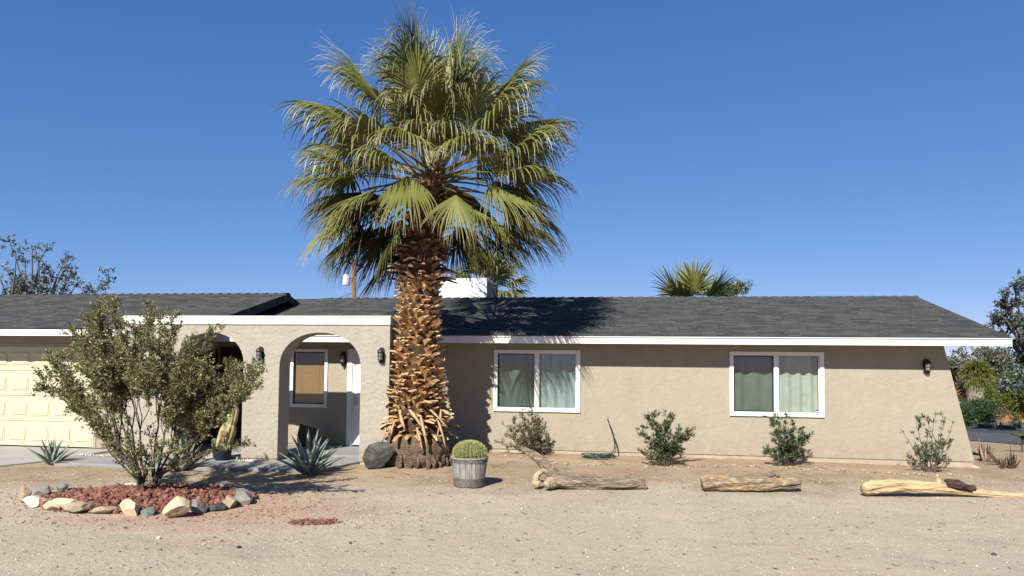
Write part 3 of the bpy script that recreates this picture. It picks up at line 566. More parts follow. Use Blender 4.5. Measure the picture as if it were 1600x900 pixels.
def rk(px,py,wpx,hpx,mt,label,seed,group='rocks ringing the red gravel bed',name='border_rock',depth=.8,sink=.2,**k):
    p=gp(px,py); s=p.y/F_; w_=wpx*s/2; h_=hpx*s/2
    return rock(name,(p.x,p.y+w_*depth*.6,p.z+h_*(1-sink)),(w_*1.16,w_*depth*1.16,h_*1.32),mt,label,'rock',group,seed,rot=(0,0,R_.uniform(-.3,.3)),**k)
ring=[(33,786,24,26,'tan_rock','leftmost tan and cream rock of the ring'),(48,793,34,20,'white_rock','flat whitish rock second from the left in the ring front'),(66,791,20,14,'tan_rock','small tan rock tucked beside the flat whitish rock'),
(88,797,42,21,'cream_rock','pale yellow wedge rock at front left of the ring'),(117,803,40,17,'tan_rock','long low gray-tan rock right of the pale yellow wedge'),(161,804,34,12,'tan_rock','low pinkish tan stone half buried in front of the red gravel'),
(199,806,34,24,'cream_rock','pale cream angular rock at the front middle of the ring'),(230,808,22,15,'slate_rock','small bluish slate triangle at the front of the ring'),(271,810,42,30,'cream_rock','largest cream yellow rock at the front of the ring'),
(305,803,26,24,'gray_rock','rounded purplish gray rock right of the largest cream rock'),(333,799,30,13,'dark_rock','low dark rock in shade at front right of the ring'),(356,795,26,20,'tan_rock','cream and gray split rock at right of the ring'),
(377,788,36,22,'gray_rock','large gray boulder at the right end of the ring'),(372,776,34,14,'slate_rock','gray slate behind the right end boulder'),(348,767,22,11,'slate_rock','small slate stone in the bush shadow behind the bed'),
(306,767,32,14,'brown_rock','brown rock at the back of the ring right of the stems'),(62,774,32,17,'gray_rock','gray brown rock at the back left of the ring'),(93,770,22,16,'slate_rock','blue gray upright slate at the back left of the ring'),(112,768,18,8,'gray_rock','small flat gray stone behind the bed left of the stems'),(201,761,26,7,'white_rock','whitish flat stone behind the red gravel next to the stems')]
for i,(a,b,c,d,mt,lb) in enumerate(ring): rk(a,b,c,d,M[mt],lb,i+3,depth=.75)
def boulder():
    import bmesh
    b=gp(592,733); bm=bmesh.new()
    F=[(566,716),(570,704),(577,695),(590,690),(603,691),(613,697),(618,704),(612,715),(599,729),(590,733),(572,731)]
    for i,(px,py) in enumerate(F):
        bm.verts.new(dep(px,py,b.y+.02*math.sin(i*2))-b); q=dep(592+(px-592)*.8,713+(py-713)*.85,b.y+.32)-b; bm.verts.new(q)
    for px,py in ((588,703),(596,715),(582,718)): bm.verts.new(dep(px,py,b.y-.05)-b)
    bmesh.ops.convex_hull(bm,input=bm.verts); bmesh.ops.triangulate(bm,faces=bm.faces)
    bmesh.ops.subdivide_edges(bm,edges=bm.edges,cuts=5,use_grid_fill=True)
    for _ in range(1): bmesh.ops.smooth_vert(bm,verts=bm.verts,factor=.12,use_axis_x=True,use_axis_y=True,use_axis_z=True)
    for v in bm.verts: v.co*=1.0+.02*noise.noise(v.co*6)+.012*noise.noise(v.co*25)
    me=bpy.data.meshes.new('boulder'); bm.to_mesh(me); bm.free(); o=finish(me,'boulder',M['dark_rock']); o.location=b; tag(o,'big dark slate boulder leaning beside the palm trunk','rock')
boulder()
rk(404,719,31,19,M['green_rock'],'shiny dark green rock against the pier between the arches',33,None,'rock')
p=W(-4.42,-.45,.095); rock('rock',(p[0],p[1],.32),(.30,.2,.30),M['brown_rock'],'brown rounded rock standing on the porch under the blind window','rock',None,40,rot=(0,0,.3))
# loose stones
for i,(a,b,s,mt,lb) in enumerate([(247,843,9,'white_rock','single white stone on the gravel in front of the rock ring'),(372,857,9,'brown_rock','single reddish brown stone on the foreground gravel at left'),(195,826,7,'brown_rock','small dark red stone below the cream rocks'),(1555,868,8,'dark_rock','small dark stone at the lower right corner'),(547,850,7,'brown_rock','small reddish stone below the red gravel patch'),(318,852,6,'white_rock','tiny whitish stone below the gray rock')]):
    rk(a,b,s,s*.5,M[mt],lb,60+i,None,'loose_stone',sub=2)
# lava bed and patch
def scatter_ellipse(c,rx,ry,n,rot=0,pw=.5):
    r=NR.rand(n)**pw; a=NR.rand(n)*6.283; x=r*np.cos(a)*rx; y=r*np.sin(a)*ry; return c[0]+x,c[1]+y
bc=W(-4.15,-6.15)
x,y=scatter_ellipse(bc,1.45,1.0,3000,0,.6); C=np.array([[a,b,gh(a,b)+NR.rand()*.05] for a,b in zip(x,y)]); tag(rocklets('red_gravel_bed',C,NR.uniform(.018,.052,len(C)),M['lava'],flat=.8),kind='stuff')
x,y=scatter_ellipse(bc,2.6,1.7,900); C=np.array([[a,b,gh(a,b)+.004] for a,b in zip(x,y)]); tag(rocklets('scattered_red_gravel',C,NR.uniform(.005,.017,len(C)),M['lava'],flat=.6),kind='stuff')
q=gp(492,816); x,y=scatter_ellipse(q,.33,.16,170); C=np.array([[a,b,gh(a,b)+.012*NR.rand()] for a,b in zip(x,y)]); tag(rocklets('red_gravel_patch',C,NR.uniform(.012,.032,len(C)),M['lava'],flat=.5),kind='stuff')
x,y=scatter_ellipse((q.x+.1,q.y+.35),1.5,.7,420); C=np.array([[a,b,gh(a,b)+.003] for a,b in zip(x,y)]); tag(rocklets('sparse_red_gravel',C,NR.uniform(.004,.012,len(C)),M['lava'],flat=.5),kind='stuff')
# gravel over the yard
n=30000; Y=5.8+NR.rand(n)**.8*7.2; X=(NR.rand(n)*2-1)*(Y*.74); S=np.clip(NR.lognormal(-5.1,.38,n),.003,.02)
C=np.stack([X,Y,np.array([gh(a,b) for a,b in zip(X,Y)])+S*.2],1); tag(rocklets('gravel',C,S,M['gravel'],flat=.6),kind='stuff')
n=500; Y=6+NR.rand(n)**.9*8; X=(NR.rand(n)*2-1)*(Y*.74); S=np.clip(NR.lognormal(-4.5,.4,n),.006,.022); C=np.stack([X,Y,np.array([gh(a,b) for a,b in zip(X,Y)])+S*.2],1)
tag(rocklets('dark_gravel',C,S,mat('dark chips',(.12,.085,.065),(.22,.15,.11),8,.9),flat=.4),kind='stuff')
for nm,x0,x1,y0,y1 in(('white_gravel',-4.85,-4.45,-2.62,-2.33),('white_gravel',-8.25,-7.3,-2.5,-2.32),('white_gravel',-4.4,-3.75,-.75,-.2)):
    n=420; X=NR.uniform(x0,x1,n); Y=NR.uniform(y0,y1,n); zz=.055 if y0<-1 else .1
    C=np.array([W(a,b,zz+NR.rand()*.02) for a,b in zip(X,Y)]); tag(rocklets(nm,C,NR.uniform(.008,.02,n),M['whitegravel']),kind='stuff')
# dry twigs lying about
mb=MB()
for i in range(260):
    Y=R_.uniform(6.3,14); X=R_.uniform(-.72,.72)*Y; a=R_.uniform(0,6.28); L=R_.uniform(.03,.09); z=gh(X,Y)+.008
    mb.tube([(X,Y,z),(X+math.cos(a)*L*.5,Y+math.sin(a)*L*.5,z+.006),(X+math.cos(a+.3)*L,Y+math.sin(a+.3)*L,z)],[.003,.003,.001],4)
tag(mb.build('leaf_litter',M['deaddark']),kind='stuff')
for i,(px,py,L,a) in enumerate([(700,744,.3,.3),(640,742,.22,2.6),(668,750,.16,1.2),(600,748,.18,.2)]):
    b=gp(px,py); mb=MB(); vs=[]
    for k in range(7):
        t=k/6; c=Vector((math.cos(a)*L*t,math.sin(a)*L*t*.6,.012+.03*math.sin(t*3))); w_=.022*(1-t*.6); vs+=[c+Vector((0,w_,0)),c+Vector((0,0,.008)),c-Vector((0,w_,0)),c-Vector((0,0,.006))]
    mb.add(vs,[(k*4+j,k*4+(j+1)%4,k*4+4+(j+1)%4,k*4+4+j) for k in range(6) for j in range(4)]); o=mb.build('fallen_leaf_base',M['boot']); o.location=b
    tag(o,['long tan palm husk lying right of the trunk base','tan palm husk lying just in front of the trunk base','short tan palm husk between trunk base and gravel','small tan palm husk below the dark boulder'][i],'palm husk')
# edging cobbles before the shrubs: a proto per shape, then copies
protos=[]
for k in range(5):
    o=rock('edging_stone',(0,0,0),(.05,.036,.03),M['pebble'],'x','stone','cobbles edging the planting strip',90+k,cuts=4,sub=2,rot=(0,0,0)); protos.append(o)
line=[(775,712),(800,714),(830,712),(868,722),(890,726),(920,727),(950,724),(985,725),(1010,728),(1040,733),(1080,731),(1120,728),(1160,729),(1200,730),(1240,733),(1280,733),(1320,736),(1360,738),(1400,740),(1440,742),(1480,743),(1520,745)]
used=0
for i in range(len(line)-1):
    (xa,ya),(xb,yb)=line[i],line[i+1]; n=max(3,int((xb-xa)/5.2))
    for k in range(n):
        if R_.random()<.16: continue
        t=(k+R_.random()*.7)/n; p=gp(xa+(xb-xa)*t,ya+(yb-ya)*t+R_.uniform(-1.5,1.8)); pr_=protos[R_.randrange(5)]
        o=pr_ if pr_['label']=='x' else pr_.copy()
        if o is not pr_: COL.objects.link(o)
        s=R_.uniform(.45,1.05); o.location=(p.x,p.y,p.z+.012*s); o.scale=(s,s,s*R_.uniform(.7,1.1)); o.rotation_euler=(R_.uniform(-.3,.3),R_.uniform(-.3,.3),R_.uniform(0,6.28))
        o['label']='small pale cobble in the edging line in front of the wall shrubs'; used+=1
for i,(a,b) in enumerate([(777,716),(760,712),(812,718),(850,717),(1030,737),(1062,738)]):
    pass
# ------------------------------------------------------------------ plants
def stempath(a,b,bend=.15,n=6,rr=R_):
    a=Vector(a); b=Vector(b); L=(b-a).length; off=Vector((rr.gauss(0,1),rr.gauss(0,1),rr.gauss(0,.5)))*bend*L*.5; out=[]
    for i in range(n+1):
        t=i/n; p=a.lerp(b,t)+off*math.sin(math.pi*t)*.6+Vector((0,0,-1))*0; h=Vector((b.x-a.x,b.y-a.y,0)); p=p-h*(.22*math.sin(math.pi*t)*(1-t)); 
        p+=Vector((rr.gauss(0,1),rr.gauss(0,1),rr.gauss(0,1)))*L*.012*(0<i<n); out.append(p)
    return out
def twigleaves(starts,dirs,L,leafL,leafW,per,out,att,spread=.8,side=.02,rr=NR):
    for p,d in zip(starts,dirs):
        t=rr.rand(per)[:,None]; P=np.array(p)+np.array(d)*t*L+rr.normal(0,side,(per,3)); dd=np.array(d)+rr.normal(0,spread,(per,3)); out.append(leaves(P,dd,rr.uniform(.7,1.3,per)*leafL,rr.uniform(.7,1.3,per)*leafW,.15)); att.append(rr.rand(per))
# creosote bush
def creosote():
    rr=random.Random(3); b1=gp(221,772); b2=gp(240,768); Y0=(b1.y+b2.y)/2
    root=empty('creosote_bush',(b1.x,b1.y,b1.z)); tag(root,'tall wispy olive green bush with dark bare stems growing from the red gravel ring','bush')
    T=[(76,555,.2),(62,600,-.2),(128,495,.3),(105,520,-.4),(148,488,.1),(178,482,.5),(185,500,-.6),(238,490,.2),(256,508,-.5),(270,510,.3),(292,562,-.3),(320,540,.1),(316,585,-.9),(366,590,.4),(388,588,-.2),(398,604,-.8),(392,596,-1.1),(380,625,-.7),(350,610,.2),(90,570,.5),(130,560,-.6),(160,540,.8),(210,540,.9),(215,520,-.8),(285,590,.9),(260,560,0),(230,600,-.9),(190,590,.5),(340,650,-.5),(110,620,0),(140,650,-.4),(150,600,-.9),(320,600,.9),(370,590,.9),(300,640,.6),(265,640,-.7),(290,480+80,-.9),(180,560,-.2),(240,530,.6),(140,510,.7)]
    st=MB(); V=[];A=[]; tw=[];td=[]
    def foliage(path,f0,dens):
        n=len(path)
        for i in range(n-1):
            if i/(n-1)<f0: continue
            seg=path[i+1]-path[i]; k=max(2,int(seg.length*dens))
            for _ in range(k):
                p=path[i]+seg*rr.random(); d=(seg.normalized()*.7+Vector((rr.gauss(0,1),rr.gauss(0,1),rr.gauss(.15,.8)))*.75+Vector((0,0,.35))).normalized(); tw.append(p); td.append(d)
    T.sort(key=lambda q:(q[0]-225)/(max(20,790-q[1])))
    G=[T[i:i+4] for i in range(0,len(T),4)]
    for g in G:
        mx=sum(q[0] for q in g)/len(g); my=sum(q[1] for q in g)/len(g); dy0=sum(q[2] for q in g)/len(g)
        base=(b1 if mx<225 else b2)+Vector((rr.gauss(0,.02),rr.gauss(0,.02),0)); cx=base.lerp(dep(mx,my,Y0+dy0+.1),.42); bot=stempath(base,cx,.12,5,rr); r0=rr.uniform(.012,.021); st.tube(bot,[r0*(1-.35*k/5) for k in range(6)],6,wob=.2)
        for (a,b,dy) in g:
            tip=dep(a,b,Y0+dy+.1); path=stempath(cx,tip,.16,7,rr); r1=r0*.55; st.tube(path,[r1*(1-.75*k/7) for k in range(8)],5,wob=.2)
            foliage(path,.30,34)
            for j in range(8):
                k=rr.randint(2,7); o=path[k]; d=(path[k]-path[k-1]).normalized(); q=o+(d*.8+Vector((rr.gauss(0,.45),rr.gauss(0,.45),rr.gauss(.3,.25)))).normalized()*rr.uniform(.15,.36)
                sp=stempath(o,q,.2,4,rr); st.tube(sp,[.005,.004,.0035,.003,.002],4); foliage(sp,.15,44)
    # low side branches
    for base,tip,dy in ((b2,(400,692),-.3),(b2,(345,700),-.2),(b2,(300,715),.1),(b1,(150,660),-.2),(b1,(180,700),-.2),(b1,(200,680),-.5),(b1,(225,700),-.4),(b2,(262,690),-.2),(b1,(205,730),-.2),(b1,(228,735),-.3),(b1,(210,700),-.3),(b1,(235,715),-.3),(b1,(190,720),-.1),(b1,(165,690),-.3),(b2,(250,700),-.5),(b1,(215,745),-.25),(b1,(120,640),.1),(b1,(150,672),-.3),(b1,(175,655),.3),(b1,(200,655),-.6),(b2,(285,670),.1),(b2,(320,680),-.4),(b1,(232,670),.2),(b2,(270,720),-.2)):
        tp=dep(tip[0],tip[1],Y0+dy+.05); path=stempath(base+Vector((0,0,.12)),tp,.2,7,rr); st.tube(path,[.014*(1-.75*k/7) for k in range(8)],5); foliage(path,.45,30)
    twigleaves(tw,td,.13,.037,.021,18,V,A,.75,.010)
    st2=MB()
    for p,d in zip(tw,td): st.tube([p,p+d*.15],[.0022,.001],3,cap=False)
    st.build('stems',M['creostem'],None,False).parent=root; 
    o=quads_mesh('foliage',np.concatenate(V),M['creosote'],root,np.concatenate(A))
    for ch in root.children: ch.matrix_parent_inverse=Matrix.Translation(-Vector(root.location))
    print('creosote leaves',sum(len(v) for v in V))
creosote()
def reparent(root):
    for ch in root.children: ch.matrix_parent_inverse=Matrix.Translation(-Vector(root.location))
def shrub(px,py,tips,name,label,seed,mt,per=10,dens=22,leafL=.085,leafW=.017,dY=.0,flowers=0,bare=.3,subn=4,group='shrubs planted along the house wall'):
    rr=random.Random(seed); b=gp(px,py); b.y+=.05; root=empty(name,tuple(b)); tag(root,label,'shrub',group); st=MB(); V=[];A=[];tw=[];td=[]
    for (a,c,dy) in tips:
        base=b+Vector((rr.gauss(0,.06),rr.gauss(0,.05),0)); tip=dep(a,c,b.y+dy); path=stempath(base,tip,.12,7,rr); st.tube(path,[.010*(1-.7*k/7) for k in range(8)],5)
        ends=[path]
        for j in range(subn):
            k=rr.randint(2,6); o=path[k]; q=o+(Vector((rr.gauss(0,.6),rr.gauss(0,.6),rr.gauss(.7,.3)))).normalized()*rr.uniform(.12,.26); sp=stempath(o,q,.15,4,rr); st.tube(sp,[.005,.004,.004,.003,.002],4); ends.append(sp)
        for e in ends:
            n=len(e)
            for i in range(n-1):
                if e is path and i/(n-1)<bare: continue
                s=e[i+1]-e[i]
                for _ in range(max(1,int(s.length*dens))): tw.append(e[i]+s*rr.random()); td.append((s.normalized()+Vector((rr.gauss(0,.5),rr.gauss(0,.5),rr.gauss(.2,.4)))).normalized())
    twigleaves(tw,td,.04,leafL,leafW,per,V,A,.55,.006); st.build('stems',M['creostem'] if seed!=4 else M['bark_gray'],root)
    quads_mesh('foliage',np.concatenate(V),mt,root,np.concatenate(A))
    if flowers:
        for _i in range(flowers):
            P=np.array([tw[NR.randint(0,len(tw))]]); quads_mesh('flower',np.concatenate([leaves(P,NR.normal(size=(1,3)),.03,.028) for _ in range(5)]),M['flower'],root)
    if False:
        P=np.array([tw[i] for i in NR.randint(0,len(tw),flowers)]); f=MB(); 
        Vf=np.concatenate([leaves(P,NR.normal(size=(flowers,3)),.03,.028) for _ in range(4)]); quads_mesh('flowers',Vf,M['flower'],root)
    reparent(root)
def tipgrid(L,dy=.35): return [(a,b,R_.uniform(-dy,dy)) for a,b in L]
shrub(832,712,tipgrid([(788,665),(800,652),(815,648),(830,645),(842,655),(850,668),(835,660),(858,688),(850,700),(812,668),(790,680),(805,690),(775,690),(840,680),(828,690),(862,700)],.25),'oleander_shrub','grayish oleander shrub under the left window behind the forked log',1,M['oleander_pale'],per=7,flowers=26,bare=.35)
shrub(1040,727,tipgrid([(1008,650),(1020,645),(1040,655),(1052,650),(1060,668),(1075,672),(1082,680),(1000,672),(1010,690),(1030,670),(1045,680),(1060,690),(1000,705),(1020,700),(1050,700),(1035,690),(1070,700)],.3),'oleander_shrub','full green oleander shrub right of the coiled hose',2,M['oleander'],per=10,dens=28,bare=.2,flowers=6)
shrub(1232,728,tipgrid([(1200,652),(1215,650),(1228,648),(1240,656),(1225,670),(1240,680),(1255,670),(1265,680),(1250,695),(1230,690),(1262,705),(1270,712),(1195,706),(1205,712),(1240,710),(1222,700)],.25),'oleander_shrub','upright green oleander shrub below the right window',5,M['oleander'],per=9,dens=26,bare=.25)
shrub(1454,738,tipgrid([(1432,650),(1440,645),(1462,648),(1478,655),(1488,662),(1412,677),(1425,675),(1450,672),(1470,682),(1485,695),(1460,695),(1440,700),(1432,706),(1488,718),(1475,715),(1418,712)],.2),'oleander_shrub','sparse open shrub with bare pale stems near the right end of the wall',4,M['oleander'],per=8,dens=9,leafL=.075,bare=.6,subn=2)
# agaves
def agave(px,py,h,label,seed,nl=26,kx=1):
    rr=random.Random(seed); b=gp(px,py); root=empty('agave',tuple(b)); tag(root,label,'agave','blue green agaves along the path'); lf=MB(); sp=MB()
    for i in range(nl):
        t=i/nl; az=i*2.39996+rr.uniform(-.2,.2); el=D2R(86-62*t**1.1+rr.uniform(-5,5)); L=h*(1.02-.12*t)*rr.uniform(.88,1.08); wd=h*.185*rr.uniform(.85,1.1)
        out=Vector((math.cos(az),math.sin(az),0)); side=Vector((-math.sin(az),math.cos(az),0)); p=out*(.025+.05*t)*h*1.5; n=9; rows=[]; e=el
        for k in range(n+1):
            s=k/n; d=out*math.cos(e)+Vector((0,0,1))*math.sin(e); up=Vector((0,0,1))*math.cos(e)-out*math.sin(e)
            wk=wd*(.62+.55*math.sin(min(1,s*1.7)*math.pi/2)-.17)*(1-max(0,(s-.35)/.65)**1.7)*.5+.001; th=.018*h*(1-s)+.001
            rows.append([p+side*wk+up*wk*.45,p+up*wk*.02,p-side*wk+up*wk*.45,p-up*(th+wk*.15)])
            p=p+d*(L/n); e-=rr.uniform(.0,.02)+.028*t
        vs=[q for r in rows for q in r]; fs=[(k*4+j,k*4+(j+1)%4,k*4+4+(j+1)%4,k*4+4+j) for k in range(n) for j in range(4)]
        lf.mi=0; lf.add(vs,fs); tip=rows[-1][1]; lf.mi=1; lf.tube([tip-d*.004,tip+d*.03],[.003,.0005],4,a=0)
    lf.build('leaves',[M['agave'],M['agave_in']],root,True); return root
agave(80,727,.50,'blue green agave at the edge of the driveway at far left',1,20)
agave(484,742,.74,'large blue green agave in front of the right arch',2,25)
agave(283,735,.62,'agave mostly hidden behind the creosote bush',3,22)
# barrel planter + cactus
b=gp(732,763); b.y+=.22
pot=empty('barrel_planter',tuple(b)); tag(pot,'weathered gray half barrel planter holding a round cactus','planter')
h=.46; mb=MB(); ns=18; prof=[]
for k in range(ns):   # staves
    a0,a1=2*math.pi*k/ns+.012,2*math.pi*(k+1)/ns-.012; vs=[]
    for z,r in((0,.235),(.15,.252),(.30,.270),(h,.290)):
        for a,rr_ in((a0,r),((a0+a1)/2,r+.003),(a1,r),(a1,r-.03),(a0,r-.03)): vs.append((rr_*math.cos(a),rr_*math.sin(a),z))
    mb.add(vs,[(i*5+j,i*5+(j+1)%5,i*5+5+(j+1)%5,i*5+5+j) for i in range(3) for j in range(5)]+[(4,3,2,1,0),(15,16,17,18,19)])
mb.build('staves',M['barrel'],pot)
for z0,z1,r0,r1 in((.015,.085,.244,.252),(.10,.145,.254,.259),(.385,.43,.288,.293)):
    mb=MB(); mb.lathe([(r0,z0),(r1,z1),(r1-.02,z1),(r0-.02,z0)],40); mb.build('hoop',M['hoop'],pot)
mb=MB(); mb.lathe([(.285,.44),(.302,.445),(.302,.468),(.27,.468),(.265,.44)],40); mb.build('rim',M['barrel'],pot)
mb=MB(); mb.lathe([(.001,.43),(.265,.42),(.24,.0),(.001,0)],24,cap=False); mb.build('soil',M['soil'],pot)
bcx=empty('barrel_cactus',(b.x,b.y,b.z+.40)); tag(bcx,'round golden spined barrel cactus growing in the gray barrel planter','cactus')
mb=MB(); nr=26; NV=18; vs=[]
def bc_pt(a,ph,ex=0):
    rib=1+.06*math.cos(a*nr); r=.245; return Vector((math.cos(a)*math.cos(ph)*(r*rib+ex),math.sin(a)*math.cos(ph)*(r*rib+ex),.12+math.sin(ph)*(.185+ex)))
NA=nr*4
for j in range(NV+1):
    ph=-1.0+(1.5708+1.0)*j/NV
    for k in range(NA): vs.append(bc_pt(2*math.pi*k/NA,ph))
mb.add(vs,[(j*NA+k,j*NA+(k+1)%NA,(j+1)*NA+(k+1)%NA,(j+1)*NA+k) for j in range(NV) for k in range(NA)]); mb.build('body',M['cactus'],bcx,True)
Cp=[];Dp=[]
for k in range(nr):
    for j in range(22):
        ph=-.5+2.0*j/22; a=2*math.pi*k/nr
        if ph>1.2 and k%2: continue
        p=bc_pt(a,ph); nn=Vector((math.cos(a)*math.cos(ph),math.sin(a)*math.cos(ph),math.sin(ph)))
        for _ in range(9):
            Cp.append(p); Dp.append(nn*.6+Vector((R_.gauss(0,.6),R_.gauss(0,.6),R_.gauss(0,.6))))
quads_mesh('spines',leaves(np.array(Cp),np.array(Dp),NR.uniform(.025,.045,len(Cp)),.0035),M['spine'],bcx,NR.rand(len(Cp)))
# hose
hs=empty('garden_hose',tuple(gp(935,716))); tag(hs,'coiled dark green garden hose with a loop standing up against the wall','hose')
hb=gp(935,716); mb=MB(); pts=[]
for i in range(230):
    a=i*2*math.pi/36; k=i/230; r=.22+.12*((i*7919)%36)/36*0+.10*math.sin(a*.37+1)+.02*math.sin(i*.9); pts.append(Vector((math.cos(a)*r*1.05,math.sin(a)*r*.8,.02+.055*k+.012*math.sin(a*1.7))))
mb.tube(pts,[.0095]*len(pts),7)
def hp(px,py,dy=.12): return dep(px,py,hb.y+dy)-hb
up=[pts[-1],hp(948,716,.0),hp(957,708,.1),hp(961,696,.16),hp(958,680,.2),hp(953,666,.2),hp(950,656,.2)]
from mathutils.geometry import interpolate_bezier
def smooth(P,it=3):
    for _ in range(it):
        Q=[P[0]]
        for i in range(len(P)-1): Q+=[P[i].lerp(P[i+1],.25),P[i].lerp(P[i+1],.75)]
        Q.append(P[-1]); P=Q
    return P
u1=smooth(up); mb.tube(u1,[.011]*len(u1),7)
u2=smooth([hp(950,658,.2),hp(955,668,.22),hp(960,682,.22),hp(961,698,.2),hp(962,708,.15),hp(952,714,.1),hp(925,717,-.1)]); mb.tube(u2,[.010]*len(u2),7); mb.build('hose_loops',M['hose'],hs,True)
mb=MB(); mb.tube([hp(950,658,.2),hp(949.5,651,.2)],[.015,.013],8); mb.build('brass_end',M['brass'],hs,True)
# logs
def limb(mb,P,Rr,n=18,wob=.25,seed=0,it=2):
    n=n*3
    P=[Vector(p) for p in P]; Q=[P[0]]; Rq=[Rr[0]]; m_=26
    for i in range(len(P)-1):
        for k in range(1,m_+1): t=k/m_; Q.append(P[i].lerp(P[i+1],t)); Rq.append(Rr[i]*(1-t)+Rr[i+1]*t)
    for _ in range(30): Q=[Q[0]]+[(Q[i-1]+Q[i]*2+Q[i+1])/4 for i in range(1,len(Q)-1)]+[Q[-1]]
    Rq=[r*(1+.10*noise.noise((i*.085,seed,3))) for i,r in enumerate(Rq)]
    # hexagonal grain: long ridges
    b=len(mb.v); mb.tube(Q,Rq,n); S=[0]
    for i in range(1,len(Q)): S.append(S[-1]+(Q[i]-Q[i-1]).length)
    for i in range(b,len(mb.v)):
        ci=(i-b)//n
        if ci>=len(Q): break
        v=Vector(mb.v[i]); r=Rq[ci]; an=(i-b)%n*2*math.pi/n+S[ci]*.5; c,s_=math.cos(an),math.sin(an); x=S[ci]
        k=wob*noise.noise((c*1.3+seed,s_*1.3,x*2.2))+.10*noise.noise((c*4+seed,s_*4,x*2.0))+.07*noise.noise((c*9,s_*9+seed,x*3))-.34*max(0,noise.noise((c*5.5,s_*5.5+seed,x*1.1))-.22)-.25*max(0,noise.noise((c*12+seed,s_*12,x*1.3))-.25)
        mb.v[i]=tuple(Q[ci]+(v-Q[ci])*(1+k))
def lg(px,py,y,dz=0): return dep(px,py,y)
L1=gp(930,766); Y1=L1.y+.1
l1=empty('forked_log',tuple(gp(930,764))); tag(l1,'forked gray driftwood log with a raised limb and stubby roots at its left','log','weathered logs lying on the gravel')
def part_w(mb,name,mt,root,smooth=True):
    o=mb.build(name,mt,root,smooth); o.matrix_parent_inverse=Matrix.Translation(-Vector(root.location)); return o
mb=MB(); limb(mb,[lg(862,747,Y1),lg(900,752,Y1),lg(950,755,Y1),lg(1006,756,Y1+.02)],[.14,.115,.10,.09],20,.3,1); part_w(mb,'trunk',M['graywood'],l1)
mb=MB(); limb(mb,[lg(875,756,Y1-.04),lg(862,738,Y1-.02),lg(848,722,Y1+.05),lg(833,711,Y1+.12),lg(816,701,Y1+.15)],[.11,.085,.075,.06,.035],16,.35,2); part_w(mb,'limb',M['graywood'],l1)
mb=MB(); limb(mb,[lg(866,752,Y1-.05),lg(858,755,Y1-.17),lg(853,757,Y1-.24)],[.10,.075,.06],14,.3,3); limb(mb,[lg(862,738,Y1),lg(848,735,Y1-.02),lg(839,742,Y1-.05),lg(836,754,Y1-.08),lg(843,757,Y1-.1)],[.05,.04,.045,.05,.05],12,.4,4); part_w(mb,'root_stub',M['bone'],l1)
mb=MB(); c=lg(1005.5,756,Y1+.02); mb.tube([c,c+Vector((.03,0,0))],[.097,.085],16,wob=.3); part_w(mb,'cut_end',M['patchwood'],l1,False)
L2=gp(1170,770); Y2=L2.y+.1; l2=empty('short_log',tuple(gp(1170,768))); tag(l2,'short thick log with peeling orange gray bark and one knob on top','log','weathered logs lying on the gravel')
mb=MB(); limb(mb,[lg(1097,756,Y2),lg(1110,754,Y2),lg(1150,757,Y2),lg(1200,757,Y2),lg(1249,755,Y2+.05)],[.095,.125,.11,.095,.08],20,.35,6); part_w(mb,'trunk',M['patchwood'],l2)
mb=MB(); limb(mb,[lg(1185,752,Y2+.02),lg(1200,744,Y2+.05),lg(1212,740,Y2+.05),lg(1217,745,Y2)],[.05,.04,.035,.02],12,.5,7); part_w(mb,'knob',M['graywood'],l2)
L3=gp(1450,779); Y3=L3.y+.1; l3=empty('peeled_log',tuple(gp(1450,777))); tag(l3,'long pale yellow peeled log tapering to the right edge with a dark bark strip','log','weathered logs lying on the gravel')
mb=MB(); limb(mb,[lg(1349,765,Y3-.03),lg(1365,761,Y3),lg(1410,759,Y3),lg(1460,762,Y3),lg(1500,768,Y3),lg(1560,774,Y3),lg(1625,778,Y3)],[.075,.11,.10,.088,.055,.04,.03],20,.25,8); limb(mb,[lg(1468,757,Y3),lg(1466,750,Y3),lg(1463,743,Y3-.01)],[.045,.03,.015],10,.5,9); limb(mb,[lg(1500,766,Y3+.05),lg(1535,769,Y3+.1),lg(1610,774,Y3+.15)],[.05,.035,.02],10,.4,10); part_w(mb,'trunk',M['palewood'],l3)
mb=MB(); limb(mb,[lg(1476,751,Y3+.02),lg(1495,757,Y3-.02),lg(1512,763,Y3-.03),lg(1523,764,Y3-.02)],[.02,.055,.042,.05],12,1.1,11); limb(mb,[lg(1480,756,Y3-.06),lg(1500,760,Y3-.08),lg(1518,766,Y3-.05)],[.03,.05,.03],8,1.2,14); part_w(mb,'bark_strip',M['barkdark'],l3)
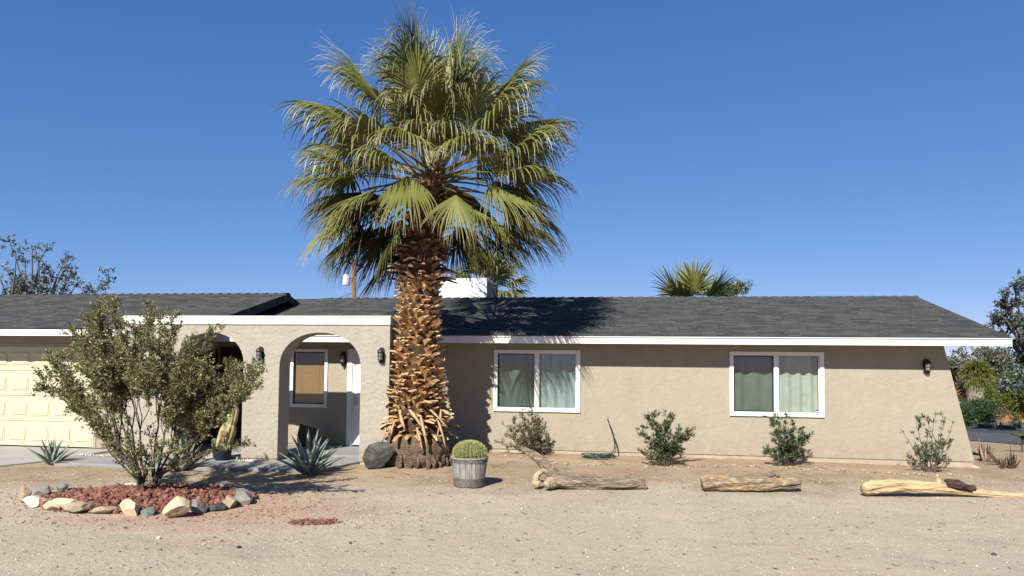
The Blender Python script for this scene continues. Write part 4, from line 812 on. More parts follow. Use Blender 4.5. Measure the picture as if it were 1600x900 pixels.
# dead stumps at right
def deadclump(px,py,hpx,wpx,n,mt,label,seed,pale=True):
    rr=random.Random(seed); b=gp(px,py); k_=b.y/F_; root=empty('dead_agave_clump' if pale else 'dried_plant_stub',tuple(b)); tag(root,label,'dead plant','dried plant clumps beyond the house corner'); mb=MB()
    for i in range(n):
        a=i*2.39996; r=(.12+.38*(i/n))*wpx*k_; L=hpx*k_*rr.uniform(.65,1.05)*(1-.25*i/n); out=Vector((math.cos(a),math.sin(a),0)); sd_=Vector((-math.sin(a),math.cos(a),0)); p=out*r*.5; e=D2R(rr.uniform(48,72)); rows=[]; N=8; tw=rr.uniform(-.5,.5); wd=wpx*k_*rr.uniform(.09,.15)
        for k in range(N+1):
            t=k/N; d=out*math.cos(e)+Vector((0,0,1))*math.sin(e)+sd_*tw*.3*t; up=Vector((0,0,1))*math.cos(e)-out*math.sin(e); w_=wd*(1-t**2)+.003; rows+=[p+sd_*w_+up*w_*.6,p,p-sd_*w_+up*w_*.6,p-up*.012*(1-t)]; p=p+d*(L/N); e+=rr.uniform(.02,.12)
        mb.add(rows,[(k*4+j,k*4+(j+1)%4,k*4+4+(j+1)%4,k*4+4+j) for k in range(N) for j in range(4)])
    mb.build('dry_leaves',mt,root,True)
deadclump(1539,721,40,22,14,M['deadleaf'],'tall pale striped dead agave just right of the house corner',1)
deadclump(1581,732,28,15,16,M['deaddark'],'squat dark dead stub with upright leaves at right edge',2,False)
deadclump(1567,732,22,10,9,M['deaddark'],'low charred looking dead stub between two taller ones',3,False)
b=gp(1560,728); root=empty('fallen_branch',tuple(b)); tag(root,'thin dark dead branch leaning between the dead clumps','branch'); mb=MB(); 
for A_ in ([(1541,702),(1551,712),(1562,725),(1572,733)],[(1546,708),(1556,722),(1566,730)],[(1541,720),(1555,722),(1570,729)]): mb.tube([dep(x_,y_,b.y+.15)-b for x_,y_ in A_],[.02,.018,.016,.01][:len(A_)],6,wob=.3)
mb.build('twigs',M['deaddark'],root,True)
b=gp(1579,712); mb=MB(); mb.tube([(0,0,-.05),(.0,0,.35)],[.006,.005],6); o=mb.build('metal_stake',M['pipe']); o.location=b; tag(o,'thin dark stake standing upright in the dirt at right edge','stake')
# potted leaning cactus in the porch
b=Vector(W(-5.22,-2.42,.05)); pot2=empty('cactus_pot',tuple(b)); tag(pot2,'dark blue round pot under the leaning yellow cactus','planter'); mb=MB(); mb.lathe([(.12,0),(.16,.05),(.18,.24),(.19,.27),(.165,.27),(.15,.2),(.001,.2)],24,cap=False); mb.build('pot_body',M['potdark'],pot2,True)
c2=empty('leaning_cactus',(b.x,b.y,b.z+.18)); tag(c2,'leaning yellowed columnar cactus with a brown scar beside the arch pier','cactus')
def ribbed(mb,P,Rr,ribs=9):
    P=smooth([Vector(p) for p in P],2); n=ribs*4; N=len(P); 
    Rf=[np.interp(i/(N-1),np.linspace(0,1,len(Rr)),Rr) for i in range(N)]; b0_=len(mb.v); mb.tube(P,Rf,n)
    for i in range(N):
        for k in range(n):
            v=Vector(mb.v[b0_+i*n+k]); d=v-P[i]; mb.v[b0_+i*n+k]=tuple(P[i]+d*(1+.12*math.cos(k*2*math.pi/4)))
mb=MB(); ribbed(mb,[(0,0,-.05),(.03,0,.15),(.10,0,.38),(.14,0,.48),(.155,0,.52)],[.10,.13,.14,.11,.05]); ribbed(mb,[(.145,0,.46),(.17,0,.60),(.20,.02,.78),(.21,.02,.84)],[.06,.095,.085,.03]); mb.build('column',M['yellowcactus'],c2,True)
mb=MB(); ribbed(mb,[(-.13,0,-.02),(-.15,0,.1),(-.15,0,.2),(-.145,0,.23)],[.04,.055,.05,.02],7); mb.build('side_arm',M['cactusgreen'],c2,True)
mb=MB(); mb.box(-.05,.06,-.165,-.13,.30,.40,M=Matrix.Rotation(.22,4,'Y'),bev=.01); mb.box(-.045,.05,-.16,-.13,.17,.29,M=Matrix.Rotation(.2,4,'Y'),bev=.01); mb.build('scar',M['scar'],c2)
# ------------------------------------------------------------------ palms
def frond_geo(mb,origin,hub,tip,nseg=46,spread=1.5,droop=1.0,rr=R_,pw=.022,wide=1.0):
    origin=Vector(origin); hub=Vector(hub); tip=Vector(tip); L=(tip-hub).length; d=(tip-hub).normalized()
    mid=origin.lerp(hub,.5)+Vector((0,0,.10*(hub-origin).length)); path=[]
    for i in range(7):
        t=i/6; path.append(origin*(1-t)**2+mid*2*t*(1-t)+hub*t*t)
    mb.mi=1; mb.tube(path,[pw*(1.5-.9*i/6) for i in range(7)],5); mb.mi=0
    out=Vector((hub.x-origin.x,hub.y-origin.y,0)); 
    s=d.cross(Vector((0,0,1)))
    if s.length<.35: s=out.cross(Vector((0,0,1)))
    s.normalize(); n=s.cross(d).normalized()
    if n.z<0 and d.z<.7: n=-n
    if d.z<-.3 and n.dot(out)<0: n=-n
    tw=rr.uniform(-.25,.25); s=(s*math.cos(tw)+n*math.sin(tw)).normalized(); n=s.cross(d).normalized()*(1 if s.cross(d).dot(n)>0 else -1)
    da=2*spread/nseg; K=9; vs=[];fs=[];at=[]
    for j in range(nseg):
        a=-spread+da*(j+.5)+rr.uniform(-.45,.45)*da; ca,sa=math.cos(a),math.sin(a)
        dir0=(d*ca+s*sa+n*(.16-.38*abs(sa)**1.5)+Vector((0,0,0))).normalized(); Ls=L*(.62+.42*max(0,math.cos(a*.8)))*rr.uniform(.9,1.1)
        sv=(s*ca-d*sa).normalized(); p=hub+d*(.10*L*max(0,ca)); k=(rr.uniform(.5,1.7) if rr.random()<.8 else rr.uniform(1.7,3.2))*droop; cur=dir0.copy(); b=len(vs)
        tear=rr.uniform(.32,.48); fw=Vector((rr.gauss(0,.14),rr.gauss(0,.14),rr.gauss(0,.1)))
        for i in range(K+1):
            t=i/K; w_=(t*Ls*da*.62*wide+.004) if t<tear else (tear*Ls*da*.62*wide+.004)*max(0.05,(1-(t-tear)/(1-tear))**.9)
            nn=sv.cross(cur).normalized()
            vs+=[p-sv*w_-nn*w_*.28,p+nn*w_*.42,p+sv*w_-nn*w_*.28]; at+=[t,t,t]
            g=k*(max(0,t-.30)**1.15)*.95
            cur=(cur+Vector((0,0,-1))*g+fw*(.25*t)).normalized(); p=p+cur*(Ls/K)
            sv=(sv-cur*sv.dot(cur)).normalized()
        for i in range(K): q=b+i*3; fs+=[(q,q+1,q+4,q+3),(q+1,q+2,q+5,q+4)]
    mb.add(vs,fs,at)
YP=13.98
def palm():
    base=Vector(W(-1.53,-2.06,.05)); rr=random.Random(21)
    heart=dep(676,287,YP); root=empty('fan_palm',tuple(base)); tag(root,'tall fan palm with shaggy tan trunk standing against the house','palm tree')
    # trunk core
    cl=[dep(654,728,YP),dep(653,690,YP),dep(653,640,YP),dep(653,560,YP),dep(654,480,YP),dep(656,420,YP),dep(660,380,YP),dep(670,335,YP),dep(676,290,YP),dep(677,268,YP)]
    rad=[.52,.50,.43,.35,.345,.38,.37,.27,.23,.12]
    def center(z):
        for i in range(len(cl)-1):
            if cl[i].z<=z<=cl[i+1].z: t=(z-cl[i].z)/(cl[i+1].z-cl[i].z); return cl[i].lerp(cl[i+1],t),rad[i]*(1-t)+rad[i+1]*t
        return (cl[0],rad[0]) if z<cl[0].z else (cl[-1],rad[-1])
    zs=np.linspace(cl[0].z-.05,cl[-1].z,70); mb=MB(); n=48; vs=[]
    for z in zs:
        c,r=center(z)
        for k in range(n):
            a=2*math.pi*k/n; q=r*(1+.05*noise.noise((math.cos(a)*2,math.sin(a)*2,z*3))+.03*noise.noise((math.cos(a)*7,math.sin(a)*7,z*9))); vs.append((c.x+q*math.cos(a)-root.location.x,c.y+q*math.sin(a)-root.location.y,z-root.location.z))
    mb.add(vs,[(i*n+k,i*n+(k+1)%n,(i+1)*n+(k+1)%n,(i+1)*n+k) for i in range(len(zs)-1) for k in range(n)]); mb.build('trunk',M['boot_core'],root,True)
    # root mass
    mb=MB(); vs=[]; zs=np.linspace(-.06,.66,34); n=110
    for z in zs:
        t=z/.62
        for k in range(n):
            a=2*math.pi*k/n; c,_=center(z+root.location.z); r=.555+.05*math.sin(max(0,t)*3.1)-.05*max(0,t)**3
            r+=.035*noise.noise((math.cos(a)*3,math.sin(a)*3,z*4))+.035*noise.noise((math.cos(a)*11,math.sin(a)*11,z*6))+(.05*abs(noise.noise((math.cos(a)*9,math.sin(a)*9,z*2)))*(1 if t<.35 else 0))
            if t>.9: r-=.12*(t-.9)/.16
            vs.append((c.x-root.location.x+r*math.cos(a),c.y-root.location.y+r*math.sin(a),z))
    mb.add(vs,[(i*n+k,i*n+(k+1)%n,(i+1)*n+(k+1)%n,(i+1)*n+k) for i in range(len(zs)-1) for k in range(n)])
    for i in range(46):
        a=rr.uniform(0,6.28); r=.60+rr.uniform(-.02,.05); c,_=center(root.location.z+.1); x0=c.x-root.location.x; y0=c.y-root.location.y; h_=rr.uniform(.1,.26)
        mb.tube([(x0+math.cos(a)*(r-.03),y0+math.sin(a)*(r-.03),h_),(x0+math.cos(a+.05)*(r+.02),y0+math.sin(a+.05)*(r+.02),h_*.5),(x0+math.cos(a)*(r+.04),y0+math.sin(a)*(r+.04),-.03)],[.02,.03,.022],6,wob=.5,seed=i)
    mb.build('root_mass',M['root'],root,True)
    # boots
    def boots(z0,z1,dz,mt,name,lenf,upf,nper,wf=1.,seed=0):
        mb=MB(); z=z0; row=0; r2=random.Random(seed)
        while z<z1:
            f=(z-z0)/(z1-z0)
            for k in range(nper):
                a=2*math.pi*(k+.5*(row%2))/nper+r2.uniform(-.07,.07)+row*.04; zz=z+r2.uniform(-.03,.03); c,r=center(zz); c=c-root.location
                out=Vector((math.cos(a),math.sin(a),0)); sd_=Vector((-math.sin(a),math.cos(a),0)); up=upf(f)+r2.uniform(-.45,.4); L=lenf(f)*r2.uniform(.6,1.35); lat=r2.uniform(-.7,.7)
                d0=(out*.35+Vector((0,0,1))*(.9 if up>-.1 else .1)+sd_*lat*.3).normalized(); d1=(out*1.0+Vector((0,0,1))*up+sd_*lat).normalized()
                wb=2*math.pi*r/nper*.62*wf; p=Vector((c.x,c.y,c.z))+out*(r*.93); vs=[];at=[];n=5; tw=r2.uniform(-.3,.3)
                for i in range(n+1):
                    t=i/n; d=d0.lerp(d1,min(1,t*1.5)).normalized(); w_=wb*((1-t)**1.2*.72+.40+.06*math.sin(t*3)); th=.011*(1-t*.5)+.004; nn=d.cross(sd_).normalized()
                    if nn.dot(out)<0 and abs(nn.dot(out))>.2: nn=-nn
                    s2=(sd_*math.cos(tw*t)+nn*math.sin(tw*t)); cup=w_*.45
                    vs+=[p-s2*w_-nn*cup+nn*th*0,p+nn*th,p+s2*w_-nn*cup,p-nn*th*1.1-nn*cup*.15]
                    e=.12+.88*t; at+=[e]*4
                    p=p+d*(L/n)
                b=len(mb.v); fs=[(i*4+j,i*4+(j+1)%4,i*4+4+(j+1)%4,i*4+4+j) for i in range(n) for j in range(4)]+[(n*4,n*4+1,n*4+2,n*4+3)]
                jt=r2.uniform(-.15,.45); mb.add(vs,fs,[max(.01,q-jt) for q in at])
            z+=dz; row+=1
        return mb.build(name,mt,root)
    z0=root.location.z+.58; zt=dep(655,435,YP).z; ztt=dep(676,285,YP).z
    boots(z0,z0+.75,.085,M['boot'],'lower_leaf_bases',lambda f:.29-.05*f,lambda f:-.35+.75*f,21,.7,1)
    boots(z0+.62,zt,.098,M['boot'],'leaf_bases',lambda f:.22-.03*f,lambda f:.35+.25*f,16,1.15,2)
    boots(zt,ztt,.10,M['boot_top'],'upper_leaf_bases',lambda f:.34-.1*f,lambda f:-.1+.7*f,13,.8,3)
    # hanging pale boots at the bottom
    for px,py,px2,py2,w_ in((625,640,632,672,.045),(640,640,660,668,.05),(658,650,667,700,.04),(652,668,660,705,.035),(690,640,682,688,.03),(684,655,697,700,.03),(672,640,700,668,.03),(603,668,597,692,.03),(618,655,611,680,.035)):
        x_=(px-654)/55.; yy=-math.sqrt(max(.05,1-x_*x_))*.60; p=dep(px,py,YP+yy-.02)-root.location; q=dep(px2,py2,YP+yy-.07)-root.location; m_=p.lerp(q,.5)+Vector((0,-.05,0)); sx=Vector((1,0,.2)); ts=[0,.25,.5,.75,1]; vs=[]
        for t in ts:
            c=p*(1-t)**2+m_*2*t*(1-t)+q*t*t; ww=w_*(.9+.3*math.sin(t*9+px))*(1-.35*t); c=c+Vector((.012*math.sin(px+t*5),0,0)); vs+=[c-sx*ww,c+Vector((0,-.02,0)),c+sx*ww,c+Vector((0,.012,0))]
        mb=MB(); mb.add(vs,[(i*4+j,i*4+(j+1)%4,i*4+4+(j+1)%4,i*4+4+j) for i in range(4) for j in range(4)]+[(16,17,18,19)],.8); mb.build('hanging_leaf_base',M['boot'],root,True)
    FR=[((648,140,0.0),(630,12,-.1),'y',.45),((640,155,.3),(612,55,.3),'y',.8),((652,150,-.3),(648,50,-.8),'g',1.7),((655,135,.2),(642,40,.2),'g',.9),((700,160,.1),(736,36,.3),'y',.6),((706,165,-.2),(722,60,-.5),'g',1.5),((700,165,.3),(716,65,.5),'g',1.0),((760,170,0),(838,105,-.1),'g',1.0),((598,165,0),(532,95,0),'g',1.0),((602,165,.3),(512,78,.4),'y',.5),((755,165,.2),(850,92,.4),'y',.6),((575,208,-.3),(470,160,-.5),'g',1.1),((560,195,.5),(450,172,.6),'g',1.1),
     ((600,222,-.8),(520,165,-1.5),'g',1.4),((685,180,-.8),(692,110,-1.7),'g',1.5),((650,190,-.9),(610,130,-1.6),'g',1.4),((765,205,-.7),(830,140,-1.4),'g',1.4),((730,190,-.5),(770,110,-.9),'g',1.2),((810,225,.2),(905,190,.2),'g',1.2),((795,240,-.5),(880,195,-1.0),'g',1.3),
     ((560,275,-.3),(465,305,-.5),'l',.8),((550,272,.5),(455,295,.6),'g',.8),((596,290,-.8),(500,350,-1.2),'l',.6),((585,300,-.4),(490,370,-.6),'l',.6),((638,270,-1.0),(618,362,-1.4),'l',.6),((712,300,-1.2),(720,385,-1.45),'l',.5),((762,283,-.8),(845,350,-1.3),'l',.6),
     ((778,292,-.2),(880,345,-.3),'l',.75),((800,268,.6),(890,300,.8),'g',.9),((760,340,.8),(850,400,1.0),'d',.5),((745,355,.3),(815,425,.4),'d',.5),((612,392,.5),(572,470,.5),'d',.3),((560,360,.4),(508,420,.5),'g',.5),((540,330,-.1),(480,400,-.2),'g',.6),((790,335,0),(872,395,0),'g',.5),
     ((630,140,.5),(595,80,.8),'y',.6),((722,150,.6),(745,75,.9),'y',.6),((590,140,.9),(530,110,1.3),'g',1.),((790,140,.9),(850,130,1.3),'g',1.),((560,240,1.1),(480,230,1.6),'g',1.1),((800,200,1.1),(880,200,1.6),'g',1.1),((640,170,1.3),(630,130,2.2),'g',1.2),((720,170,1.3),(740,120,2.2),'g',1.2),
     ((590,300,1.1),(520,350,1.6),'d',.7),((770,280,1.2),(840,320,1.8),'d',.7),((650,280,1.4),(640,330,2.2),'d',.7),((710,290,1.4),(720,340,2.2),'d',.7),((640,215,-1.1),(600,200,-1.9),'g',1.3),((720,225,-1.1),(750,205,-1.9),'g',1.3),((540,255,-.5),(465,240,-.8),'g',1.2),((790,270,-.6),(870,265,-1.0),'g',1.0),
     ((622,352,-.2),(596,425,-.3),'g',.6),((600,365,.2),(575,445,.3),'d',.4),((636,370,.45),(618,450,.5),'d',.4),((712,360,.45),(735,440,.5),'d',.4),((735,368,.3),(770,440,.35),'d',.4),((560,345,.0),(520,425,-.1),'g',.6),((765,330,-.2),(815,410,-.3),'g',.6),((555,300,.2),(468,360,.2),'l',.7),((570,320,-.2),(500,400,-.4),'l',.6),((772,305,-.6),(850,385,-.9),'l',.6),((795,300,.5),(880,380,.6),'g',.6),((630,340,.4),(590,410,.6),'d',.5),((715,350,.6),(745,420,.9),'d',.5),((665,140,.1),(668,55,.2),'y',.25),((660,232,-.8),(652,172,-1.6),'g',2.0),((697,228,-.9),(708,178,-1.7),'g',2.0),((742,246,-.8),(790,210,-1.5),'g',1.9),((618,254,-.8),(555,226,-1.4),'g',1.8),((590,235,.1),(500,230,.1),'g',1.6),((770,235,.1),(860,235,.1),'g',1.6),
     ((675,190,.0),(690,130,-.3),'g',1.6),((640,200,.5),(610,140,.5),'g',1.6),((725,200,.5),(760,150,.5),'g',1.6),((600,300,.6),(540,370,.8),'d',.6),((740,310,.7),(790,390,.9),'d',.6),((770,360,.5),(820,400,.6),'d',.5),((585,345,.1),(530,430,.1),'d',.5),((610,250,.2),(530,270,.2),'g',1.0),((745,250,.2),(830,260,.3),'g',1.0)]
    for i in range(13):
        a=i*2.39996+.7; rad_=rr.uniform(85,125); ex=math.cos(a); ez=math.sin(a)*.9; dyy=rr.uniform(-1.,1.)
        if ez<-.15 and (abs(ex)<.62): continue
        FR.append(((676+ex*rad_,268-ez*rad_,dyy),(676+ex*(rad_+78),268-ez*(rad_+62)+8,dyy*1.5),'g' if ez>-.2 else ('l' if dyy<0 else 'd'),rr.uniform(1.0,1.8) if ez>-.2 else .7))
    for hub,tip,kind,dr in FR:
        mb=MB(); o=heart+Vector((rr.uniform(-.12,.12),rr.uniform(-.12,.12),rr.uniform(-.15,.15)+(.1 if hub[1]<200 else -.12 if hub[1]>300 else 0)))
        hh=dep(hub[0],hub[1],YP+hub[2]); tt=dep(tip[0],tip[1],YP+tip[2]); v=tt-hh; k=1.0
        L=v.length; want=max(.95,min(1.6,L*{'y':.98,'l':.92,'g':1.08,'d':1.08}[kind])); tt=hh+v.normalized()*want
        frond_geo(mb,o-root.location,hh-root.location,tt-root.location,{'g':48,'y':58,'l':44,'d':44}[kind],{'g':1.5,'y':1.05,'l':1.0,'d':1.15}[kind],dr,rr,.019)
        mb.build('frond',[{'g':M['palm_leaf'],'y':M['palm_young'],'l':M['palm_yellow'],'d':M['palm_dark']}[kind],M['petiole']],root)
palm()
def small_palm(base,hz,hr,nf,L,name,label,mats,group=None,trunk_r=.2,skirt=0,seed=0,elmin=-20,pl=.6,droop=.7,trunkmat='bark_gray',cat='palm tree'):
    rr=random.Random(seed); base=Vector(base); root=empty(name,tuple(base)); tag(root,label,cat,group); top=Vector((0,0,hz-base.z))
    mb=MB(); mb.tube([Vector((0,0,-.1)),top*.33,top*.66,top],[trunk_r*1.15,trunk_r,trunk_r,trunk_r*.9],14,wob=.15); mb.build('trunk',M[trunkmat],root,True)
    if skirt:
        mb=MB(); vs=[]; n=36; zs=np.linspace(top.z-skirt,top.z-.1,14)
        for i,z in enumerate(zs):
            r=trunk_r*1.1+(hr-trunk_r*1.1)*math.sin(min(1,i/9)*1.5)
            for k in range(n): a=2*math.pi*k/n; q=r*(1+.12*noise.noise((math.cos(a)*3,math.sin(a)*3,z*1.5))); vs.append((q*math.cos(a),q*math.sin(a),z))
        mb.add(vs,[(i*n+k,i*n+(k+1)%n,(i+1)*n+(k+1)%n,(i+1)*n+k) for i in range(13) for k in range(n)]+[tuple(reversed(range(n)))]); mb.build('skirt',M['palmtrunkwhite'],root,True)
    mb=MB()
    for i in range(nf):
        az=i*2.39996; el=D2R(85-(85-elmin)*(i/(nf-1))); d=Vector((math.cos(az)*math.cos(el),math.sin(az)*math.cos(el),math.sin(el))); hub=top+d*pl; frond_geo(mb,top,hub,hub+(d+Vector((0,0,-.15))).normalized()*L,26,1.35,droop,rr,.02,1.1)
    mb.build('crown',mats,root); return root
# palm behind the roof, right of the trunk
small_palm((W(-1.35,8.8)[0],W(-1.35,8.8)[1],0),dep(758,432,25).z,.5,26,1.05,'fan_palm','fan palm showing above the roof behind the white cooler',[M['palm_leaf'],M['petiole']],'palms rising behind the roof',.22,0,5,-35,.7,1.0)
for o in [o for o in bpy.data.objects if o.name.startswith('fan_palm') and 'cooler' in o.get('label','')]: o.location=place(760,25.5)
small_palm(place(1080,21.5),dep(1080,497,21.5).z,.4,15,.95,'fan_palm','fan palm with stiff upright leaves just above the middle of the ridge',[M['palm_leaf'],M['petiole']],'palms rising behind the roof',.2,0,9,-15,.75,.15)
pb=small_palm(place(1527,64),dep(1526,588,64).z,.82,44,1.1,'fan_palm','distant palm with thick pale skirt behind the right house corner',[M['brightgreen'],M['petiole']],None,.62,2.6,12,-50,.5,1.0,'palmtrunkwhite')
# ------------------------------------------------------------------ generic trees and bushes
def tree(name,base,tips,r0,leaf,label,cat,clump=.5,nl=30,L=.1,Wd=.05,seed=0,group=None,twig=12,stemmat='bark_gray',fork=.35,sub=3):
    rr=random.Random(seed); base=Vector(base); root=empty(name,tuple(base)); tag(root,label,cat,group); st=MB(); C=[]
    cen=sum((Vector(t) for t in tips),Vector())/len(tips); fk=base.lerp(Vector((cen.x,cen.y,cen.z)),fork); fk.x=base.x+(cen.x-base.x)*.3*fork
    st.tube([p-base for p in stempath(base-Vector((0,0,.1)),fk,.06,5,rr)],[r0*(1-.1*i) for i in range(6)],8,wob=.2)
    for t in tips:
        t=Vector(t); p=stempath(fk,t,.14,6,rr); st.tube([q-base for q in p],[r0*.45*(1-.8*i/6) for i in range(7)],5)
        for _ in range(sub):
            k=rr.randint(3,6); q=p[k]+Vector((rr.gauss(0,1),rr.gauss(0,1),rr.gauss(.2,1)))*clump*.7; st.tube([p[k]-base,(p[k]+q)/2-base+Vector((0,0,.03)),q-base],[r0*.12,r0*.09,r0*.04],4); C.append(q)
        C.append(t)
    V=[];A=[]
    for c in C:
        n=twig
        for _ in range(n):
            o=Vector((rr.gauss(0,.4),rr.gauss(0,.4),rr.gauss(0,.35)))*clump; q=c+o-base; k=nl//2; V.append(leaves(np.array(q)+NR.normal(0,clump*.12,(k,3)),NR.normal(0,1,(k,3))+np.array([0,0,-.1]),NR.uniform(.7,1.3,k)*L,NR.uniform(.7,1.3,k)*Wd,.2)); A.append(NR.rand(k))
    st.build('trunk',M[stemmat],root,True); quads_mesh('crown',np.concatenate(V),leaf,root,np.concatenate(A)); return root
def tips2(L,Y,dy): return [dep(a,b,Y+R_.uniform(-dy,dy)) for a,b in L]
# sparse tree behind garage at left
tree('desert_tree',place(50,25),tips2([(15,378),(25,395),(50,385),(75,385),(105,398),(100,410),(60,400),(40,410),(10,420),(70,420),(90,430),(30,432),(55,440),(110,430),(120,442),(75,450),(20,450),(145,452),(170,438),(160,447),(-15,400),(-20,430),(100,450),(40,455)],25,1.),.16,M['bluegreen'],'sparse gray green tree rising behind the garage roof at far left','tree',.26,14,.11,.055,1,twig=8,sub=2)
tree('leafy_shrub',place(1150,22),tips2([(1125,455),(1135,448),(1148,455),(1158,452),(1140,462),(1120,462)],22,.5),.07,M['brightgreen'],'bushy green crown beside the stiff palm above the ridge','shrub',.28,26,.07,.035,2,twig=14)
# right edge: tall clumpy conifer like tree
tree('eucalyptus',place(1625,36),tips2([(1600,450),(1585,450),(1572,455),(1562,472),(1590,475),(1575,482),(1558,490),(1570,497),(1595,500),(1580,510),(1600,520),(1585,535),(1570,520),(1590,555),(1578,575),(1600,580),(1570,600),(1590,605),(1615,470),(1620,500),(1625,540),(1618,570),(1640,480),(1640,520)],36,1.2),.25,M['bluegreen'],'tall loose gray green tree cut by the right edge','tree',.38,22,.16,.09,3,twig=11,sub=1,fork=.5)
# background mass of olive trees
for i,(px,Y,tl,lb) in enumerate([(1500,84,[(1488,575),(1500,570),(1510,585),(1495,590),(1490,605),(1505,605)],'dark olive tree at the house corner behind the pale palm'),
  (1560,80,[(1545,562),(1560,556),(1575,562),(1585,575),(1565,575),(1548,580),(1575,592),(1590,595),(1555,598),(1540,600),(1570,608)],'broad gray olive tree filling the gap right of the pale palm'),
  (1600,84,[(1592,580),(1602,575),(1612,585),(1595,600),(1608,605),(1590,615)],'gray olive tree at the right edge behind the tall one')]):
    tree('olive_tree',place(px,Y),tips2(tl,Y,2.5),.3,M['hazegreen'],lb,'tree',1.35,26,.3,.16,20+i,'trees in the far right gap',twig=22,sub=3,fork=.3)
tree('palo_verde',place(1585,60),tips2([(1552,622),(1562,612),(1575,605),(1590,600),(1600,605),(1570,620),(1585,618),(1598,618),(1610,615),(1556,625),(1578,622),(1595,612),(1545,618),(1615,622)],60,2.),.18,M['brightgreen'],'bright yellow green tree behind the orange fence','tree',.85,26,.2,.09,30,twig=18,sub=3,fork=.3)
tree('oleander_hedge',place(1522,46),tips2([(1506,645),(1515,648),(1525,650),(1535,650),(1542,655),(1510,658),(1520,660),(1532,662),(1540,664),(1503,652)],46,1.),.05,M['darkgreen'],'dark green flowering oleander mound before the white house','bush',.42,26,.17,.06,31,twig=18,sub=3,fork=.2)
tree('dark_hedge',place(1545,56),tips2([(1530,630),(1540,634),(1550,640),(1522,632),(1536,642),(1512,632),(1503,640)],56,.8),.06,M['darkgreen'],'dark bushes below the red roof edge','bush',.6,24,.17,.09,32,twig=16,sub=2)
for i,(px,py,Y,mt,rx,lb) in enumerate([(1557,668,43,'straw',.60,'round straw coloured dry bush across the road'),(1534,664,44,'graybush',.35,'small gray bush left of the straw coloured one'),(1586,664,44,'graybush',.5,'silvery gray bush right of the straw coloured one'),(1572,670,41,'straw',.35,'low tan mound at the road edge'),(1597,662,46,'darkgreen',.45,'dark green low bush at the right edge by the fence')]):
    b=dep(px,py,Y); b.z=gh(b.x,b.y); n=60; tp=[b+Vector((R_.uniform(-1,1)*rx,R_.uniform(-.5,.5)*rx,R_.uniform(.15,.5)*rx)) for _ in range(11)]
    tree('desert_bush',tuple(b),tp,.03,M[mt],lb,'bush',rx*.3,24,.07,.03,40+i,'low bushes across the road',twig=16,sub=2,fork=.2)
rk(1523,667,8,4,M['tan_rock'],'tan roadside rock beside the oleander mound',81,None,'rock')
# dry agave cluster by the fence
b=dep(1562,668,50); b.z=gh(b.x,b.y); root=empty('dry_yucca',tuple(b)); tag(root,'brown shaggy yucca in front of the orange fence','plant'); mb=MB()
for i in range(60):
    a=R_.uniform(0,6.28); e=R_.uniform(-.6,1.3); q=Vector((math.cos(a)*math.cos(e),math.sin(a)*math.cos(e),math.sin(e)))*R_.uniform(.3,.55); c=Vector((R_.uniform(-.35,.35),R_.uniform(-.3,.3),R_.uniform(.6,1.2))); mb.tube([c,c+q*.5,c+q-Vector((0,0,.1))],[.02,.018,.004],4)
mb.tube([(0,0,0),(0,0,.7)],[.12,.1],8); mb.build('leaves',M['bark_gray'],root)
# far bright leaf plant at the right edge (near)
b=gp(1597,706); root=empty('yellow_leaf_plant',tuple(b)); tag(root,'dark plant with yellow green pads at the right edge','plant'); mb=MB()
for px,py,rx in((1592,679,.17),(1603,684,.14)): 
    c=dep(px,py,b.y)-b; mb.lathe([(.001,-.035),(rx*.7,-.028),(rx,0),(rx*.7,.028),(.001,.035)],16,c=tuple(c))
mb.build('pads',M['brightgreen'],root,True); mb=MB(); mb.tube([(0,0,0),(.0,0,.2),dep(1597,682,b.y)-b],[.02,.015,.012],6)
for i in range(26): a=R_.uniform(0,6.28); c=Vector((R_.uniform(-.12,.12),R_.uniform(-.1,.1),R_.uniform(.1,.3))); mb.tube([c,c+Vector((math.cos(a),math.sin(a),R_.uniform(-.2,.6)))*.09],[.008,.001],4)
mb.build('stems',M['deaddark'],root)
# fence, neighbour house
root=empty('wooden_fence',place(1580,72)); tag(root,'orange cedar board fence across the road','fence'); mb=MB(); x=-2.6; zt=dep(1580,644,72).z-root.location.z
while x<9: mb.box(x,x+.135,0,.02,-.6,zt+R_.uniform(-.01,.01)); x+=.14
mb.build('boards',M['fencewood'],root); mb=MB()
for x in(-2.6,0,2.6,5.2,7.8): mb.box(x,x+.1,.03,.12,-.6,zt-.05)
mb.box(-2.6,9,.022,.06,.3,.39); mb.build('posts',M['fencewood'],root); root.rotation_euler=(0,0,-.45)
nb=empty('white_house',place(1480,66)); tag(nb,'white neighbour house with a sloping red roof edge across the road','house')
p1=dep(1488,608,66)-nb.location; p2=dep(1552,640,66)-nb.location; p0=p1-(p2-p1)*.8
mb=MB(); z1a=p0.z; mb.add([(p0.x,0,0),(p0.x,0,p0.z),(dep(1518,623,66).x-nb.location.x,0,dep(1518,623,66).z-nb.location.z-.2),(dep(1518,623,66).x-nb.location.x,0,0)]+[(p0.x,6,0),(p0.x,6,p0.z),(dep(1518,623,66).x-nb.location.x,6,dep(1518,623,66).z-nb.location.z-.2),(dep(1518,623,66).x-nb.location.x,6,0)],[(3,2,1,0),(4,5,6,7),(0,1,5,4),(2,3,7,6)]); mb.build('wall',M['white'],nb)
mb=MB(); vs=[]
for yy in(-.5,6.5):
    for p in(p0,p2): vs+=[(p.x,yy,p.z),(p.x,yy,p.z-.36)]
mb.add(vs,[(0,1,3,2),(4,6,7,5),(0,2,6,4),(1,5,7,3),(2,3,7,6),(0,4,5,1)]); mb.build('roof',M['terracotta'],nb)
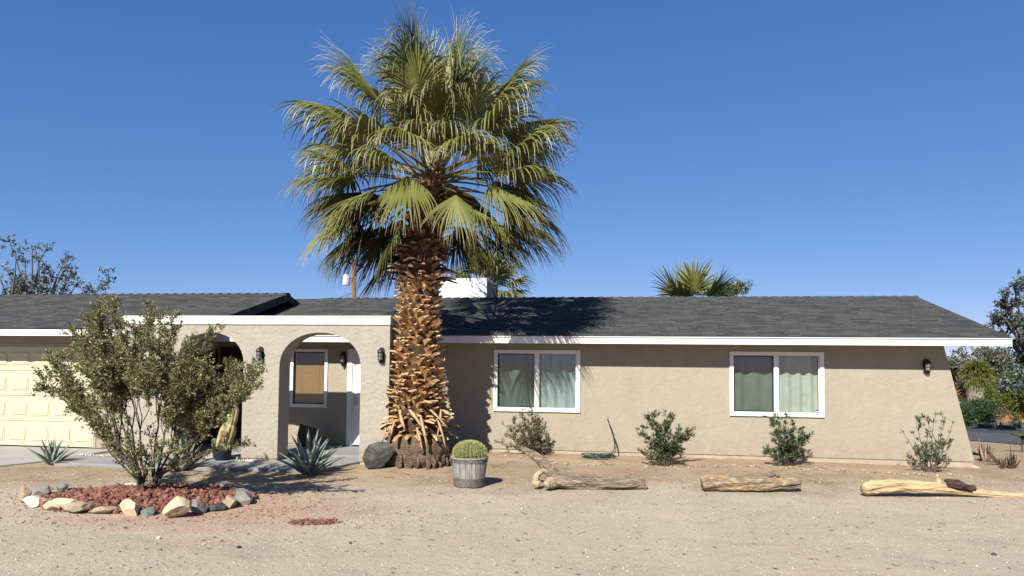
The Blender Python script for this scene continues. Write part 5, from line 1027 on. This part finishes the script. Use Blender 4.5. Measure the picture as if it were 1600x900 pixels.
# utility pole
up_=empty('utility_pole',place(550,42)); tag(up_,'wooden utility pole with crossarm and transformer behind the house','utility pole')
def rp(px,py): return dep(px,py,42)-up_.location
zt=rp(551,409).z; mb=MB(); mb.tube([(0,0,0),(0,0,zt+.15)],[.17,.13],12); mb.build('pole',M['pole'],up_,True)
ca=rp(536,408); cb=rp(566,416); mb=MB(); ca.y=-.35; cb.y=.35
ax=(cb-ca); mb.tube([ca,cb],[.07,.07],4); mb.build('crossarm',M['deaddark'],up_)
for t in(.08,.3,.7,.92):
    c=ca.lerp(cb,t); mb=MB(); mb.lathe([(.03,.05),(.06,.1),(.04,.14),(.06,.18),(.03,.24)],8,c=tuple(c)); mb.build('insulator',M['deaddark'],up_)
c=rp(541.5,438); r=.21; mb=MB(); mb.lathe([(.001,-.30),(r*.9,-.30),(r,-.26),(r,.24),(r*.8,.30),(.001,.33)],20,c=(c.x,-.1,c.z),cap=False); tf=mb.build('transformer',M['galv'],up_,True)
mb=MB(); mb.tube([(c.x+r,-.1,c.z+.1),(-.1,0,c.z+.1)],[.03,.03],6); mb.tube([(c.x+.05,-.1,c.z+.3),(c.x+.12,-.1,c.z+.5)],[.03,.02],6); mb.build('bracket',M['deaddark'],up_)
def wire(pts,name,label,r=.012):
    P=[]; a,b=pts
    for i in range(13): t=i/12; q=a.lerp(b,t); q.z-=math.sin(math.pi*t)*(a-b).length*.03; P.append(q)
    o=empty(name,tuple(a)); mb=MB(); mb.tube([p-a for p in P],[r]*13,4); me=mb.build('x',M['black']); bpy.data.objects.remove(o); me.name=name; me.location=a; tag(me,label,'wire','utility wires behind the roof'); return me
U=Vector(up_.location)
wire((U+rp(548,458),dep(440,466,60)),'power_line','upper thin wire running left from the utility pole above the ridge')
wire((U+rp(548,459),dep(505,474,50)),'power_line','steep thin wire dropping left from the utility pole',.012)
wire((U+rp(552,436),dep(640,340,42)),'power_line','taut wire rising right from the utility pole into the palm',.014)
# ------------------------------------------------------------------ render settings
sc.render.engine='CYCLES'
cy=sc.cycles; cy.max_bounces=8; cy.diffuse_bounces=3; cy.transparent_max_bounces=12; cy.sample_clamp_indirect=6
print('objects',len(bpy.data.objects))
